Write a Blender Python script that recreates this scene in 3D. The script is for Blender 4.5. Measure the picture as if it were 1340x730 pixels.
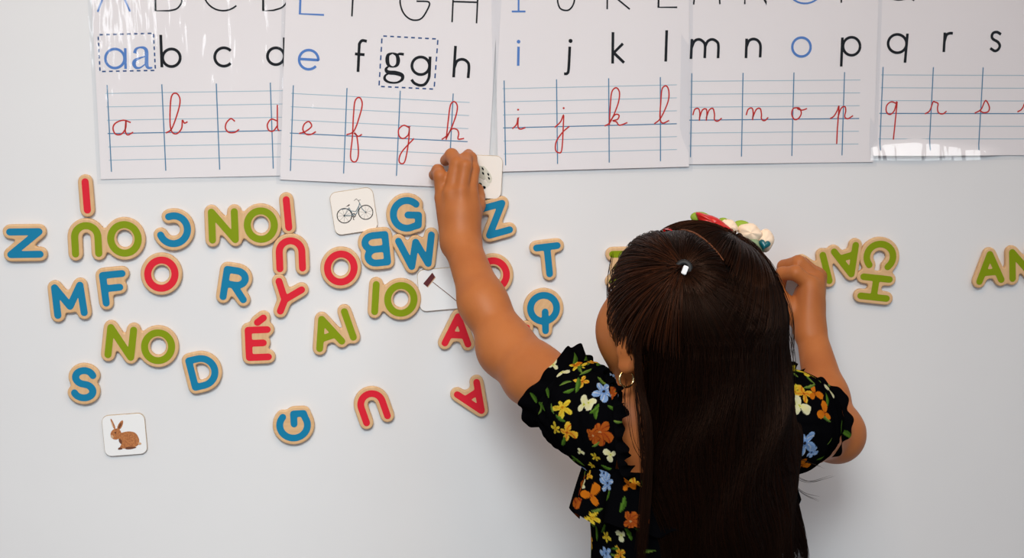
import bpy, math, random
import numpy as np
from mathutils import Vector, Matrix
from mathutils.bvhtree import BVHTree

rnd = random.Random(7)
nrs = np.random.RandomState(11)
for o in list(bpy.data.objects):
    bpy.data.objects.remove(o)
SC = bpy.context.scene
COL = SC.collection

# ------------------------------------------------------------------ camera
FPX = 2160.0                       # focal length in pixels of the 1340 x 730 frame
TILT, YAW = math.radians(9.526), math.radians(5.606)
CAM = np.array([0.0, -1.8, 1.32])
FWD = np.array([math.sin(YAW) * math.cos(TILT), math.cos(YAW) * math.cos(TILT), -math.sin(TILT)])
RGT = np.array([math.cos(YAW), -math.sin(YAW), 0.0])
UPV = np.cross(RGT, FWD)
cd = bpy.data.cameras.new('camera')
cam = bpy.data.objects.new('camera', cd)
COL.objects.link(cam)
cd.sensor_fit = 'HORIZONTAL'; cd.sensor_width = 36.0; cd.lens = 36.0 * FPX / 1340.0
cd.clip_start = 0.05; cd.clip_end = 60
cam.matrix_world = Matrix(((RGT[0], UPV[0], -FWD[0], CAM[0]), (RGT[1], UPV[1], -FWD[1], CAM[1]),
                           (RGT[2], UPV[2], -FWD[2], CAM[2]), (0, 0, 0, 1)))
SC.camera = cam

# ------------------------------------------------------------------ light
w = bpy.data.worlds.new('room_light'); SC.world = w; w.use_nodes = True
w.node_tree.nodes['Background'].inputs[0].default_value = (0.69, 0.81, 1.0, 1)
w.node_tree.nodes['Background'].inputs[1].default_value = 0.32

def area(name, loc, target, sx, sy, power, col):
    l = bpy.data.lights.new(name, 'AREA'); l.shape = 'RECTANGLE'; l.size = sx; l.size_y = sy
    l.energy = power; l.color = col
    if name == 'added_board_fill': l.spread = math.radians(53)
    o = bpy.data.objects.new(name, l); COL.objects.link(o); o.location = loc
    o.rotation_euler = (Vector(target) - Vector(loc)).to_track_quat('-Z', 'Y').to_euler()
    return o
area('ceiling_lamp', (0.0, -1.3, 2.75), (0.0, -1.3, 0), 1.2, 0.6, 15, (1.0, 0.55, 0.21))
area('ceiling_lamp', (1.55, -2.05, 2.75), (1.55, -2.05, 0), 1.0, 0.7, 17, (0.97, 1.0, 1.0))
area('added_board_fill', (-0.24, -2.3, 2.35), (-0.02, 0, 0.75), 0.9, 0.6, 5.0, (0.92, 0.98, 1.0))  # added fill with no known fixture, brightens the middle of the board
area('window_light', (-1.1, -4.6, 1.75), (-0.3, 0, 1.2), 0.34, 1.3, 11, (0.92, 0.96, 1.0))

vs = SC.view_settings
vs.view_transform = 'Standard'; vs.look = 'None'; vs.gamma = 1.0; vs.use_curve_mapping = False
vs.exposure = 0.0

# ------------------------------------------------------------------ pixel helpers
def ray(px, py):
    d = FWD + RGT * ((px - 670.0) / FPX) - UPV * ((py - 365.0) / FPX)
    return d / np.linalg.norm(d)
def at(px, py, y):                     # point on the plane y = const seen at a pixel
    d = ray(px, py)
    return CAM + d * ((y - CAM[1]) / d[1])

# ------------------------------------------------------------------ materials
MATS = {}
def mat(name, col, rough=0.5, spec=0.5, metal=0.0, sss=0.0, coat=0.0, noise=None, bump=None, attr=None, sheen=0.0, tint=None):
    if name in MATS: return MATS[name]
    m = bpy.data.materials.new(name); m.use_nodes = True
    nt = m.node_tree; b = nt.nodes['Principled BSDF']
    b.inputs['Base Color'].default_value = (*col, 1)
    b.inputs['Roughness'].default_value = rough
    b.inputs['Specular IOR Level'].default_value = spec
    if tint: b.inputs['Specular Tint'].default_value = (*tint, 1)
    b.inputs['Metallic'].default_value = metal
    if coat:
        b.inputs['Coat Weight'].default_value = coat; b.inputs['Coat Roughness'].default_value = 0.08
    if sheen:
        b.inputs['Sheen Weight'].default_value = sheen
    if sss:
        b.inputs['Subsurface Weight'].default_value = sss
        b.inputs['Subsurface Radius'].default_value = (0.010, 0.004, 0.002)
        b.inputs['Subsurface Scale'].default_value = 0.6
    tc = nt.nodes.new('ShaderNodeTexCoord')
    if attr:
        a = nt.nodes.new('ShaderNodeAttribute'); a.attribute_name = attr
        nt.links.new(a.outputs['Color'], b.inputs['Base Color'])
    if noise:                          # (scale vector, colour b, low, high)
        sc, cb, lo, hi = noise
        mp = nt.nodes.new('ShaderNodeMapping'); mp.inputs['Scale'].default_value = sc
        n = nt.nodes.new('ShaderNodeTexNoise'); n.inputs['Scale'].default_value = 1.0; n.inputs['Detail'].default_value = 5
        r = nt.nodes.new('ShaderNodeValToRGB')
        r.color_ramp.elements[0].position = lo; r.color_ramp.elements[0].color = (*col, 1)
        r.color_ramp.elements[1].position = hi; r.color_ramp.elements[1].color = (*cb, 1)
        nt.links.new(tc.outputs['Object'], mp.inputs['Vector']); nt.links.new(mp.outputs[0], n.inputs['Vector'])
        nt.links.new(n.outputs['Fac'], r.inputs[0]); nt.links.new(r.outputs[0], b.inputs['Base Color'])
    if bump:                           # (scale vector, strength, distance)
        sc, st, di = bump
        mp = nt.nodes.new('ShaderNodeMapping'); mp.inputs['Scale'].default_value = sc
        n = nt.nodes.new('ShaderNodeTexNoise'); n.inputs['Scale'].default_value = 1.0; n.inputs['Detail'].default_value = 3
        bp = nt.nodes.new('ShaderNodeBump'); bp.inputs['Strength'].default_value = st; bp.inputs['Distance'].default_value = di
        nt.links.new(tc.outputs['Object'], mp.inputs['Vector']); nt.links.new(mp.outputs[0], n.inputs['Vector'])
        nt.links.new(n.outputs['Fac'], bp.inputs['Height']); nt.links.new(bp.outputs[0], b.inputs['Normal'])
    MATS[name] = m
    return m

def film_material():
    m = bpy.data.materials.new('laminate film'); m.use_nodes = True; nt = m.node_tree
    nt.nodes.remove(nt.nodes['Principled BSDF']); out = nt.nodes['Material Output']
    tr = nt.nodes.new('ShaderNodeBsdfTransparent'); tr.inputs[0].default_value = (0.965, 0.975, 0.985, 1)
    gl = nt.nodes.new('ShaderNodeBsdfGlossy'); gl.inputs['Roughness'].default_value = 0.07
    mx = nt.nodes.new('ShaderNodeMixShader'); fr = nt.nodes.new('ShaderNodeLayerWeight'); fr.inputs[0].default_value = 0.5
    pw = nt.nodes.new('ShaderNodeMath'); pw.operation = 'POWER'; pw.inputs[1].default_value = 5.0
    ma = nt.nodes.new('ShaderNodeMath'); ma.operation = 'MULTIPLY_ADD'; ma.inputs[1].default_value = 0.95; ma.inputs[2].default_value = 0.045
    tc = nt.nodes.new('ShaderNodeTexCoord'); mp = nt.nodes.new('ShaderNodeMapping'); mp.inputs['Scale'].default_value = (60, 14, 1)
    n = nt.nodes.new('ShaderNodeTexNoise'); n.inputs['Scale'].default_value = 1.0; n.inputs['Detail'].default_value = 2.0
    bp = nt.nodes.new('ShaderNodeBump'); bp.inputs['Strength'].default_value = 0.7; bp.inputs['Distance'].default_value = 0.0024
    L = nt.links.new
    L(tc.outputs['Object'], mp.inputs[0]); L(mp.outputs[0], n.inputs['Vector']); L(n.outputs['Fac'], bp.inputs['Height'])
    L(bp.outputs[0], gl.inputs['Normal']); L(bp.outputs[0], fr.inputs['Normal'])
    L(fr.outputs['Facing'], pw.inputs[0]); L(pw.outputs[0], ma.inputs[0]); L(ma.outputs[0], mx.inputs[0]); L(tr.outputs[0], mx.inputs[1]); L(gl.outputs[0], mx.inputs[2]); L(mx.outputs[0], out.inputs[0])
    return m

M_board = mat('whiteboard enamel', (0.76, 0.76, 0.76), 0.33, 0.45, noise=((3, 3, 3), (0.735, 0.735, 0.738), 0.42, 0.62), bump=((5, 5, 5), 0.04, 0.01))
M_frame = mat('brushed aluminium', (0.6, 0.6, 0.62), 0.35, metal=1.0, bump=((4, 300, 300), 0.1, 0.001))
M_wall = mat('painted wall', (0.70, 0.66, 0.58), 0.9, bump=((80, 80, 80), 0.1, 0.002))
M_floor = mat('vinyl floor', (0.42, 0.36, 0.30), 0.55, noise=((9, 9, 9), (0.36, 0.31, 0.26), 0.4, 0.6))
M_wood = mat('beech plywood', (0.70, 0.45, 0.235), 0.45, 0.3, noise=((400, 60, 100), (0.63, 0.385, 0.19), 0.35, 0.7))
M_red = mat('red paint', (0.68, 0.016, 0.034), 0.5, 0.2)
M_blue = mat('blue paint', (0.005, 0.195, 0.36), 0.5, 0.2)
M_green = mat('green paint', (0.215, 0.29, 0.002), 0.5, 0.2)
M_card = mat('cream card', (0.86, 0.80, 0.73), 0.38)
M_cardw = mat('white card', (0.84, 0.84, 0.83), 0.38)
M_cardedge = mat('card wooden edge', (0.50, 0.38, 0.25), 0.6)
M_paper = mat('printed paper', (0.85, 0.80, 0.795), 0.6, 0.2)
M_film = film_material()
M_black = mat('black ink', (0.008, 0.008, 0.009), 0.5, 0.08)
M_pblue = mat('blue ink', (0.10, 0.23, 0.56), 0.5, 0.08)
M_dash = mat('dark blue ink', (0.035, 0.09, 0.24), 0.5, 0.08)
M_line = mat('pale blue rule', (0.38, 0.52, 0.60), 0.5)
M_vline = mat('blue rule', (0.07, 0.21, 0.36), 0.5)
M_pred = mat('red ink', (0.56, 0.030, 0.022), 0.5, 0.08)
M_skin = mat('skin', (0.43, 0.138, 0.036), 0.50, 0.28, sss=0.10, noise=((30, 30, 30), (0.385, 0.118, 0.030), 0.4, 0.65), bump=((420, 420, 420), 0.08, 0.001))
M_dress = mat('floral print cotton', (0.004, 0.004, 0.005), 0.95, 0.0, attr='print')
M_hair = mat('dark brown hair', (0.02, 0.01, 0.006), 0.40, 0.22, attr='strand', tint=(0.9, 0.50, 0.34))
M_haircap = mat('hair underlayer', (0.003, 0.0018, 0.0015), 0.7, 0.05)
M_gold = mat('gold', (0.85, 0.62, 0.30), 0.18, metal=1.0)
M_silver = mat('silver', (0.9, 0.9, 0.9), 0.15, metal=1.0)

# ------------------------------------------------------------------ object helpers
def tag(o, label=None, cat=None, group=None, kind=None):
    if label: o['label'] = label
    if cat: o['category'] = cat
    if group: o['group'] = group
    if kind: o['kind'] = kind
    return o
def mesh_obj(name, verts, faces, material, parent=None, smooth=False):
    me = bpy.data.meshes.new(name)
    me.from_pydata([tuple(map(float, v)) for v in verts], [], [tuple(int(i) for i in f) for f in faces])
    me.update()
    return data_obj(name, me, material, parent, smooth)
def data_obj(name, me, material, parent=None, smooth=False):
    if material: 
        me.materials.clear(); me.materials.append(material)
    if smooth: me.polygons.foreach_set('use_smooth', [True] * len(me.polygons))
    o = bpy.data.objects.new(name, me); COL.objects.link(o)
    if parent: o.parent = parent
    return o
def np_mesh(name, V, F):                # V (n,3), F (m,4) quads or (m,3) triangles
    V = np.asarray(V, np.float32); F = np.asarray(F, np.int32)
    me = bpy.data.meshes.new(name); k = F.shape[1]
    me.vertices.add(len(V)); me.vertices.foreach_set('co', V.ravel())
    me.loops.add(F.size); me.loops.foreach_set('vertex_index', F.ravel())
    me.polygons.add(len(F)); me.polygons.foreach_set('loop_start', np.arange(0, F.size, k, dtype=np.int32))
    me.update(calc_edges=True); me.validate()
    return me
def empty(name, M=None):
    o = bpy.data.objects.new(name, None); COL.objects.link(o); o.empty_display_size = 0.05
    if M is not None: o.matrix_world = M
    return o
def grid_faces(nu, nv, closed_u=False):
    i = np.arange(nu if closed_u else nu - 1); j = np.arange(nv - 1)
    I, J = np.meshgrid(i, j, indexing='ij'); I2 = (I + 1) % nu
    return np.stack([I * nv + J, I2 * nv + J, I2 * nv + J + 1, I * nv + J + 1], -1).reshape(-1, 4)
def box(name, x0, x1, y0, y1, z0, z1, material, parent=None):
    v = [(x, y, z) for x in (x0, x1) for y in (y0, y1) for z in (z0, z1)]
    f = [(0, 1, 3, 2), (4, 6, 7, 5), (0, 4, 5, 1), (2, 3, 7, 6), (0, 2, 6, 4), (1, 5, 7, 3)]
    return mesh_obj(name, v, f, material, parent)

# ------------------------------------------------------------------ setting
tag(box('wall_back', -3.5, 3.5, 0.03, 0.15, 0, 2.9, M_wall), kind='structure')
tag(box('floor', -3.5, 3.5, -5.5, 0.15, -0.1, 0, M_floor), kind='structure')
wb = tag(empty('whiteboard', Matrix.Translation((0.1, 0, 0.5))), 'large glossy white enamel whiteboard filling the whole background', 'whiteboard')
box('panel', -1.7, 1.7, 0.0, 0.03, 0.05, 1.35, M_board, wb)
for nm, a in (('frame_rail', (-1.74, 1.74, -0.008, 0.03, 1.35, 1.39)), ('frame_rail', (-1.74, 1.74, -0.008, 0.03, 0.01, 0.05)),
              ('frame_stile', (-1.74, -1.70, -0.008, 0.03, 0.05, 1.35)), ('frame_stile', (1.70, 1.74, -0.008, 0.03, 0.05, 1.35)),
              ('pen_tray', (-1.2, 1.2, -0.07, -0.008, 0.0, 0.012))):
    box(nm, *a, M_frame, wb)

# ------------------------------------------------------------------ stroke letters
def arc(cx, cy, rx, ry, a0, a1, n=18):
    t = np.radians(np.linspace(a0, a1, n))
    return [(cx + rx * math.cos(a), cy + ry * math.sin(a)) for a in t]
CAP = {   # centre lines, baseline 0, cap height 1: (width, strokes)
 'A': (.84, [[(0, 0), (.42, 1), (.84, 0)], [(.15, .32), (.69, .32)]]),
 'B': (.74, [[(0, 0), (0, 1), (.40, 1)] + arc(.40, .75, .28, .25, 90, -90, 10) + [(.0, .5)], [(.4, .5)] + arc(.44, .25, .30, .25, 90, -90, 10) + [(0, 0)]]),
 'C': (.84, [arc(.48, .5, .48, .5, 45, 315, 28)]),
 'D': (.82, [[(0, 0), (0, 1), (.32, 1)] + arc(.32, .5, .50, .5, 90, -90, 18) + [(0, 0)]]),
 'E': (.68, [[(.68, 1), (0, 1), (0, 0), (.68, 0)], [(0, .52), (.52, .52)]]),
 'F': (.66, [[(.68, 1), (0, 1), (0, 0)], [(0, .52), (.54, .52)]]),
 'G': (.90, [arc(.48, .5, .48, .5, 48, 300, 26) + [(.90, .12), (.90, .48), (.52, .48)]]),
 'H': (.72, [[(0, 0), (0, 1)], [(.72, 0), (.72, 1)], [(0, .5), (.72, .5)]]),
 'I': (.0, [[(0, 0), (0, 1)]]),
 'J': (.5, [[(.5, 1), (.5, .25)] + arc(.25, .25, .25, .25, 0, -180, 12)]),
 'K': (.7, [[(0, 0), (0, 1)], [(.66, 1), (0, .45)], [(.2, .6), (.7, 0)]]),
 'L': (.5, [[(0, 1), (0, 0), (.5, 0)]]),
 'M': (1.0, [[(0.04, 0), (.06, 1), (.5, .28), (.94, 1), (.96, 0)]]),
 'N': (.80, [[(0, 0), (0, 1), (.80, 0), (.80, 1)]]),
 'O': (.95, [arc(.475, .5, .475, .51, 0, 360, 37)]),
 'P': (.6, [[(0, 0), (0, 1), (.34, 1)] + arc(.34, .73, .28, .27, 90, -90, 12) + [(0, .46)]]),
 'Q': (.96, [arc(.48, .5, .48, .48, 0, 360, 37), [(.60, .42), (1.0, -.16)]]),
 'R': (.70, [[(0, 0), (0, 1), (.38, 1)] + arc(.38, .74, .30, .26, 90, -90, 12) + [(0, .48)], [(.30, .48), (.72, 0)]]),
 'S': (.66, [arc(.33, .75, .31, .25, 20, 270, 20) + arc(.33, .25, .33, .25, 90, -160, 20)]),
 'T': (.76, [[(0, 1), (.76, 1)], [(.38, 1), (.38, 0)]]),
 'U': (.80, [[(0, 1), (0, .38)] + arc(.40, .40, .40, .40, 180, 360, 20) + [(.80, 1)]]),
 'W': (1.2, [[(0, 1), (.30, 0), (.60, .85), (.90, 0), (1.2, 1)]]),
 'Y': (.86, [[(0, 1), (.43, .45), (.86, 1)], [(.43, .45), (.43, 0)]]),
 'Z': (.74, [[(0, 1), (.74, 1), (0, 0), (.76, 0)]]),
}
HC_, RP, RT, GAP = 0.0306, 0.0038, 0.0079, 0.0058   # centre-line height, paint and backing radius, gap between two letters

def seg_field(strokes, X, Y):
    d = np.full(X.shape, 1e3)
    for s in strokes:
        for (ax, ay), (bx, by) in zip(s[:-1], s[1:]):
            vx, vy = bx - ax, by - ay; L = vx * vx + vy * vy + 1e-12
            t = np.clip(((X - ax) * vx + (Y - ay) * vy) / L, 0, 1)
            d = np.minimum(d, np.hypot(X - ax - t * vx, Y - ay - t * vy))
    return d
def blur(a, k, n):
    for _ in range(n):
        for ax in (0, 1):
            p = np.pad(a, [(k, k) if i == ax else (0, 0) for i in (0, 1)], mode='edge')
            c = np.cumsum(p, ax); z = np.zeros_like(np.take(c, [0], ax)); c = np.concatenate([z, c], ax)
            m = 2 * k + 1
            a = (np.take(c, range(m, c.shape[ax]), ax) - np.take(c, range(0, c.shape[ax] - m), ax)) / m
    return a
def contours(D, xs, ys, lv):                # closed marching-squares loops of D = lv
    S = D < lv; segs = {}
    def pt(e):
        i, j, ax = e
        i2, j2 = (i + 1, j) if ax == 0 else (i, j + 1)
        t = (lv - D[i, j]) / (D[i2, j2] - D[i, j])
        return (xs[i] + (xs[i2] - xs[i]) * t, ys[j] + (ys[j2] - ys[j]) * t)
    code = S[:-1, :-1] * 1 + S[1:, :-1] * 2 + S[1:, 1:] * 4 + S[:-1, 1:] * 8
    TB = {1: [(3, 0)], 2: [(0, 1)], 3: [(3, 1)], 4: [(1, 2)], 5: [(3, 0), (1, 2)], 6: [(0, 2)], 7: [(3, 2)], 8: [(2, 3)], 9: [(2, 0)],
          10: [(0, 1), (2, 3)], 11: [(2, 1)], 12: [(1, 3)], 13: [(1, 0)], 14: [(0, 3)]}
    for i, j in np.argwhere((code > 0) & (code < 15)):
        E = ((i, j, 0), (i + 1, j, 1), (i, j + 1, 0), (i, j, 1))
        for a, b in TB[int(code[i, j])]: segs[E[a]] = E[b]
    loops = []
    while segs:
        k0 = k = next(iter(segs)); lp = []
        while k in segs:
            lp.append(pt(k)); k = segs.pop(k)
        if len(lp) > 8: loops.append(lp)
    return loops
def resample(lp, step):
    P = np.array(lp + [lp[0]]); s = np.r_[0, np.cumsum(np.hypot(*np.diff(P, axis=0).T))]
    n = max(12, int(s[-1] / step)); t = np.linspace(0, s[-1], n, endpoint=False)
    Q = np.stack([np.interp(t, s, P[:, 0]), np.interp(t, s, P[:, 1])], 1)
    for _ in range(2): Q = 0.5 * Q + 0.25 * (np.roll(Q, 1, 0) + np.roll(Q, -1, 0))
    return Q
def fill_mesh(name, loops, thick, bevel, z0):
    cu = bpy.data.curves.new(name, 'CURVE'); cu.dimensions = '2D'; cu.fill_mode = 'BOTH'
    cu.extrude = max(thick / 2 - bevel, 1e-5); cu.bevel_depth = bevel; cu.bevel_resolution = 2 if bevel else 0; cu.offset = -bevel
    for lp in loops:
        sp = cu.splines.new('POLY'); sp.points.add(len(lp) - 1)
        sp.points.foreach_set('co', np.c_[lp, np.zeros(len(lp)), np.ones(len(lp))].ravel()); sp.use_cyclic_u = True
    o = bpy.data.objects.new(name, cu); COL.objects.link(o)
    dg = bpy.context.evaluated_depsgraph_get()
    me = bpy.data.meshes.new_from_object(o.evaluated_get(dg))
    bpy.data.objects.remove(o); bpy.data.curves.remove(cu)
    me.transform(Matrix.Translation((0, 0, z0 + thick / 2))); me.name = name
    return me
def wall_matrix(px, py, rot, off):
    p = at(px, py, -off)
    return Matrix.Translation(Vector(p)) @ Matrix.Rotation(math.pi / 2, 4, 'X') @ Matrix.Rotation(math.radians(rot), 4, 'Z')

MESH_CACHE = {}
def letter_meshes(text):
    if text in MESH_CACHE: return MESH_CACHE[text]
    groups, x = [], 0.0
    for ch in text:
        acc = ch == 'É'; wd, st = CAP['E' if acc else ch]
        st = [[(x + a * HC_, b * HC_) for a, b in s] for s in st]
        if acc: st.append([(x + .34 * HC_, 1.27 * HC_), (x + .56 * HC_, 1.43 * HC_)])
        groups.append(st); x += wd * HC_ + 2 * RP + GAP
    wtot = x - 2 * RP - GAP
    groups = [[[(a - wtot / 2, b - HC_ / 2) for a, b in s] for s in st] for st in groups]
    allst = [s for st in groups for s in st]
    A = np.array([p for s in allst for p in s]); lo = A.min(0) - 0.013; hi = A.max(0) + 0.013; h = 0.0005
    xs = np.arange(lo[0], hi[0], h); ys = np.arange(lo[1], hi[1], h); X, Y = np.meshgrid(xs, ys, indexing='ij')
    D = seg_field(allst, X, Y)
    lps = contours(blur(D, 3, 2), xs, ys, RT)
    if text in ('Q', 'G'): lps = [max(lps, key=len)]
    sgn = lambda l: sum(a[0] * b[1] - b[0] * a[1] for a, b in zip(l, l[1:] + l[:1]))
    if 'O' in text or text == 'D':          # ring letters are cut through with a narrower inner border
        so = sgn(max(lps, key=len)) > 0
        lps = [l for l in lps if (sgn(l) > 0) == so] + [l for l in contours(blur(D, 2, 1), xs, ys, .0061) if (sgn(l) > 0) != so and len(l) > 30]
    back = fill_mesh('backing', [resample(l, .0012) for l in lps], 0.0060, 0.0016, 0.0)
    back.polygons.foreach_set('use_smooth', [False] * len(back.polygons))
    faces = []
    for st in groups:
        faces.append(fill_mesh('painted_letter', [resample(l, .0008) for l in contours(seg_field(st, X, Y), xs, ys, RP)], 0.0005, 0.0, 0.0057))
    MESH_CACHE[text] = (back, faces)
    return MESH_CACHE[text]

PAINT = {'r': M_red, 'b': M_blue, 'g': M_green}
def magnet(text, px, py, rot, col, label, off=0.0005):
    back, faces = letter_meshes(text)
    t = empty('letter_magnet', wall_matrix(px, py, rot, off))
    tag(t, label, 'letter magnet', 'wooden letter magnets on the whiteboard')
    if not back.materials: back.materials.append(M_wood)
    b = bpy.data.objects.new('backing', back); COL.objects.link(b); b.parent = t
    for f in faces:
        me = f.copy(); me.materials.clear(); me.materials.append(PAINT[col])
        o = bpy.data.objects.new('painted_letter', me); COL.objects.link(o); o.parent = t
    return t

for a in [
 ('N', 34, 317, 90, 'b', 'blue wooden letter N lying on its side, leftmost magnet of all'),
 ('I', 114, 255.5, 2, 'r', 'red wooden letter I on top of the green upside-down OU piece'),
 ('OU', 140.5, 312, 180.5, 'g', 'green wooden double letter OU stuck upside down under a red I'),
 ('C', 230, 300.5, 155, 'b', 'blue wooden letter C turned backwards, opening to the left'),
 ('ON', 318.7, 294, 180.5, 'g', 'green wooden double letter ON upside down, just below the alphabet sheets'),
 ('I', 376.5, 278.5, 4, 'r', 'red wooden letter I standing on the upside-down red U'),
 ('U', 380.6, 332, 181, 'r', 'red wooden letter U upside down between red I and red Y'),
 ('O', 446, 349.5, -12, 'r', 'red wooden letter O below the bicycle card'),
 ('R', 308, 371, -10, 'b', 'blue wooden letter R between a red O and a red Y'),
 ('Y', 373.6, 389, -22, 'r', 'red wooden letter Y leaning right above the accented red E'),
 ('M', 91.7, 391.5, 5, 'b', 'blue wooden letter M at the left, beside the blue F'),
 ('F', 150, 376, 5, 'b', 'blue wooden letter F between the blue M and a red O'),
 ('O', 212, 357.5, -14, 'r', 'red wooden letter O right under the backward blue C'),
 ('S', 111, 501, -6, 'b', 'blue wooden letter S above the rabbit card'),
 ('ON', 184.8, 449.5, 172, 'g', 'green wooden double letter ON reading NO, leaning, between blue S and blue D'),
 ('D', 266.7, 484.5, 12, 'b', 'blue wooden letter D tilted back right of the leaning green piece'),
 ('É', 338.4, 448, 1, 'r', 'red wooden letter E with an acute accent below the red Y'),
 ('AI', 434.5, 430.5, 18, 'g', 'green wooden double letter AI tilted to the left'),
 ('G', 384.5, 555.5, 92, 'b', 'blue wooden letter G lying on its back near the bottom'),
 ('U', 487.5, 530.5, 198, 'r', 'red wooden letter U upside down and tilted, alone near the bottom'),
 ('G', 531, 279.5, -2, 'b', 'blue wooden letter G standing upright above the W'),
 ('B', 491.8, 325, 185, 'b', 'blue wooden letter B upside down left of the W'),
 ('W', 546, 328, 10, 'b', 'blue wooden letter W beside the raised forearm'),
 ('OI', 516.4, 390, 176, 'g', 'green wooden double letter OI upside down beside the broom card'),
 ('O', 645, 358, 15, 'r', 'red wooden letter O half hidden behind the raised forearm'),
 ('A', 598, 430.5, -4, 'r', 'red wooden letter A upright below the broom card, left of the forearm'),
 ('A', 677, 441, -40, 'r', 'red wooden letter A almost hidden behind the elbow'),
 ('A', 620, 521, 212, 'r', 'red wooden letter A turned upside down below the raised arm'),
 ('T', 716.6, 339.5, 6, 'b', 'blue wooden letter T above the Q'),
 ('Q', 710.5, 402, -33, 'b', 'blue wooden letter Q with tail pointing down, below the T'),
 ('Z', 648, 286, 15, 'b', 'blue wooden letter Z just below the dice card'),
 ('CH', 1146.4, 353, -97, 'g', 'green wooden double letter CH turned on its side, right of the hand'),
 ('AN', 1087, 347, 196, 'g', 'green wooden double letter AN upside down, partly behind the hand'),
 ('AN', 1314, 347, 4, 'g', 'green wooden double letter AN upright at the right edge'),
 ('IE', 820, 349, 180, 'g', 'wooden double letter magnet peeking out left of the head')]:
    magnet(*a)

# ------------------------------------------------------------------ picture cards
def rr_loop(w, r, n=6):
    P = []
    for cx, cy, a in ((w / 2 - r, w / 2 - r, 0), (-w / 2 + r, w / 2 - r, 90), (-w / 2 + r, -w / 2 + r, 180), (w / 2 - r, -w / 2 + r, 270)):
        P += arc(cx, cy, r, r, a, a + 90, n)
    return P
def ribbon(P, wd, z, closed=False):
    P = np.array(P, float); n = len(P)
    wd = np.broadcast_to(np.asarray(wd, float), (n,))
    if closed: T = np.roll(P, -1, 0) - np.roll(P, 1, 0)
    else: T = np.gradient(P, axis=0)
    T /= np.linalg.norm(T, axis=1)[:, None] + 1e-12; N = np.stack([-T[:, 1], T[:, 0]], 1)
    if n > 2 and not closed:             # mitre at corners
        d = np.diff(P, axis=0); d /= np.linalg.norm(d, axis=1)[:, None] + 1e-12
        c = np.clip((d[:-1] * d[1:]).sum(1), -1, 1); k = 1 / np.maximum(np.sqrt((1 + c) / 2), .4)
        N[1:-1] *= k[:, None]
    V = np.concatenate([P + N * wd[:, None] / 2, P - N * wd[:, None] / 2]); V = np.c_[V, np.full(len(V), z)]
    m = n if closed else n - 1
    F = [(i, i + n, (i + 1) % n + n, (i + 1) % n) for i in range(m)]
    return V, F
def merge(parts):
    V, F, o = [], [], 0
    for v, f in parts:
        V.append(np.asarray(v)); F += [tuple(i + o for i in q) for q in f]; o += len(v)
    return np.concatenate(V), F
def poly(P, z):
    return np.c_[np.array(P, float), np.full(len(P), z)], [tuple(range(len(P)))]
def card(px, py, rot, size, mt, label, off=0.0006):
    t = tag(empty('picture_card', wall_matrix(px, py, rot, off)), label, 'picture card', 'magnetic picture cards')
    lp = rr_loop(size, .0075)
    data_obj('backing', fill_mesh('backing', [lp], .0026, .0004, 0), M_cardedge, t)
    data_obj('card_face', fill_mesh('card_face', [rr_loop(size - .0009, .0071)], .0005, 0.0, .0025), mt, t)
    return t
U = 0.001
def prt(t, name, parts, mt):
    V, F = merge(parts); V = V.copy(); V[:, :2] *= U
    return mesh_obj(name, V, F, mt, t)
M_steel = mat('grey blue print', (0.16, 0.22, 0.25), 0.5)
M_dkbrown = mat('dark brown print', (0.05, 0.03, 0.025), 0.5)
Z1 = .0032
c = card(463, 276, 8, .0475, M_card, 'square magnetic picture card showing a bicycle')
circ = lambda cx, cy, r, n=28: [(cx + r * math.cos(a), cy + r * math.sin(a)) for a in np.linspace(0, 2 * math.pi, n, endpoint=False)]
prt(c, 'printed_wheel', [ribbon(circ(-10.8, -3.2, 8.0), .9, Z1, True), poly(circ(-10.8, -3.2, 1.1, 10), Z1)] +
    [ribbon([(-10.8, -3.2), (-10.8 + 8 * math.cos(a), -3.2 + 8 * math.sin(a))], .16, Z1) for a in np.arange(0.3, 6.3, .7)], M_black)
prt(c, 'printed_wheel', [ribbon(circ(12.6, -3.0, 7.8), .9, Z1, True), poly(circ(12.6, -3.0, .8, 10), Z1)] +
    [ribbon([(12.6, -3.0), (12.6 + 7.8 * math.cos(a), -3.0 + 7.8 * math.sin(a))], .14, Z1) for a in np.arange(0.1, 6.3, .7)], M_black)
prt(c, 'printed_frame', [ribbon(p, wd, Z1 + .0001) for p, wd in (
    ([(-10.8, -3.2), (-1, -4.2)], .9), ([(-1, -4.2), (-4.8, 5.0)], .7), ([(-1, -4.2), (2.5, -3), (5.5, 2.5), (7.6, 8.2)], .9), ([(-3, 1), (2, -.5), (6, 4.8)], .7),
    ([(7.6, 8.2), (9.5, 1), (12.6, -3.0)], .8), ([(-10.8, -3.2), (-4.4, 3.9), (-14, 4.2)], .5))], M_steel)
prt(c, 'printed_saddle', [poly([(-8, 6.2), (-3.6, 8.6), (-3.2, 7.4), (-5, 6.4)], Z1), ribbon([(2.0, 11.5), (5, 13.2), (6.6, 11), (9.3, 11.5)], .5, Z1),
    ribbon([(6.6, 11), (7.6, 8.2)], .6, Z1), ribbon(circ(-.7, -4.3, 1.9, 14), .9, Z1, True), ribbon([(-.7, -4.3), (-1.8, -9), (-.6, -9.2)], .6, Z1)], M_dkbrown)

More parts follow.
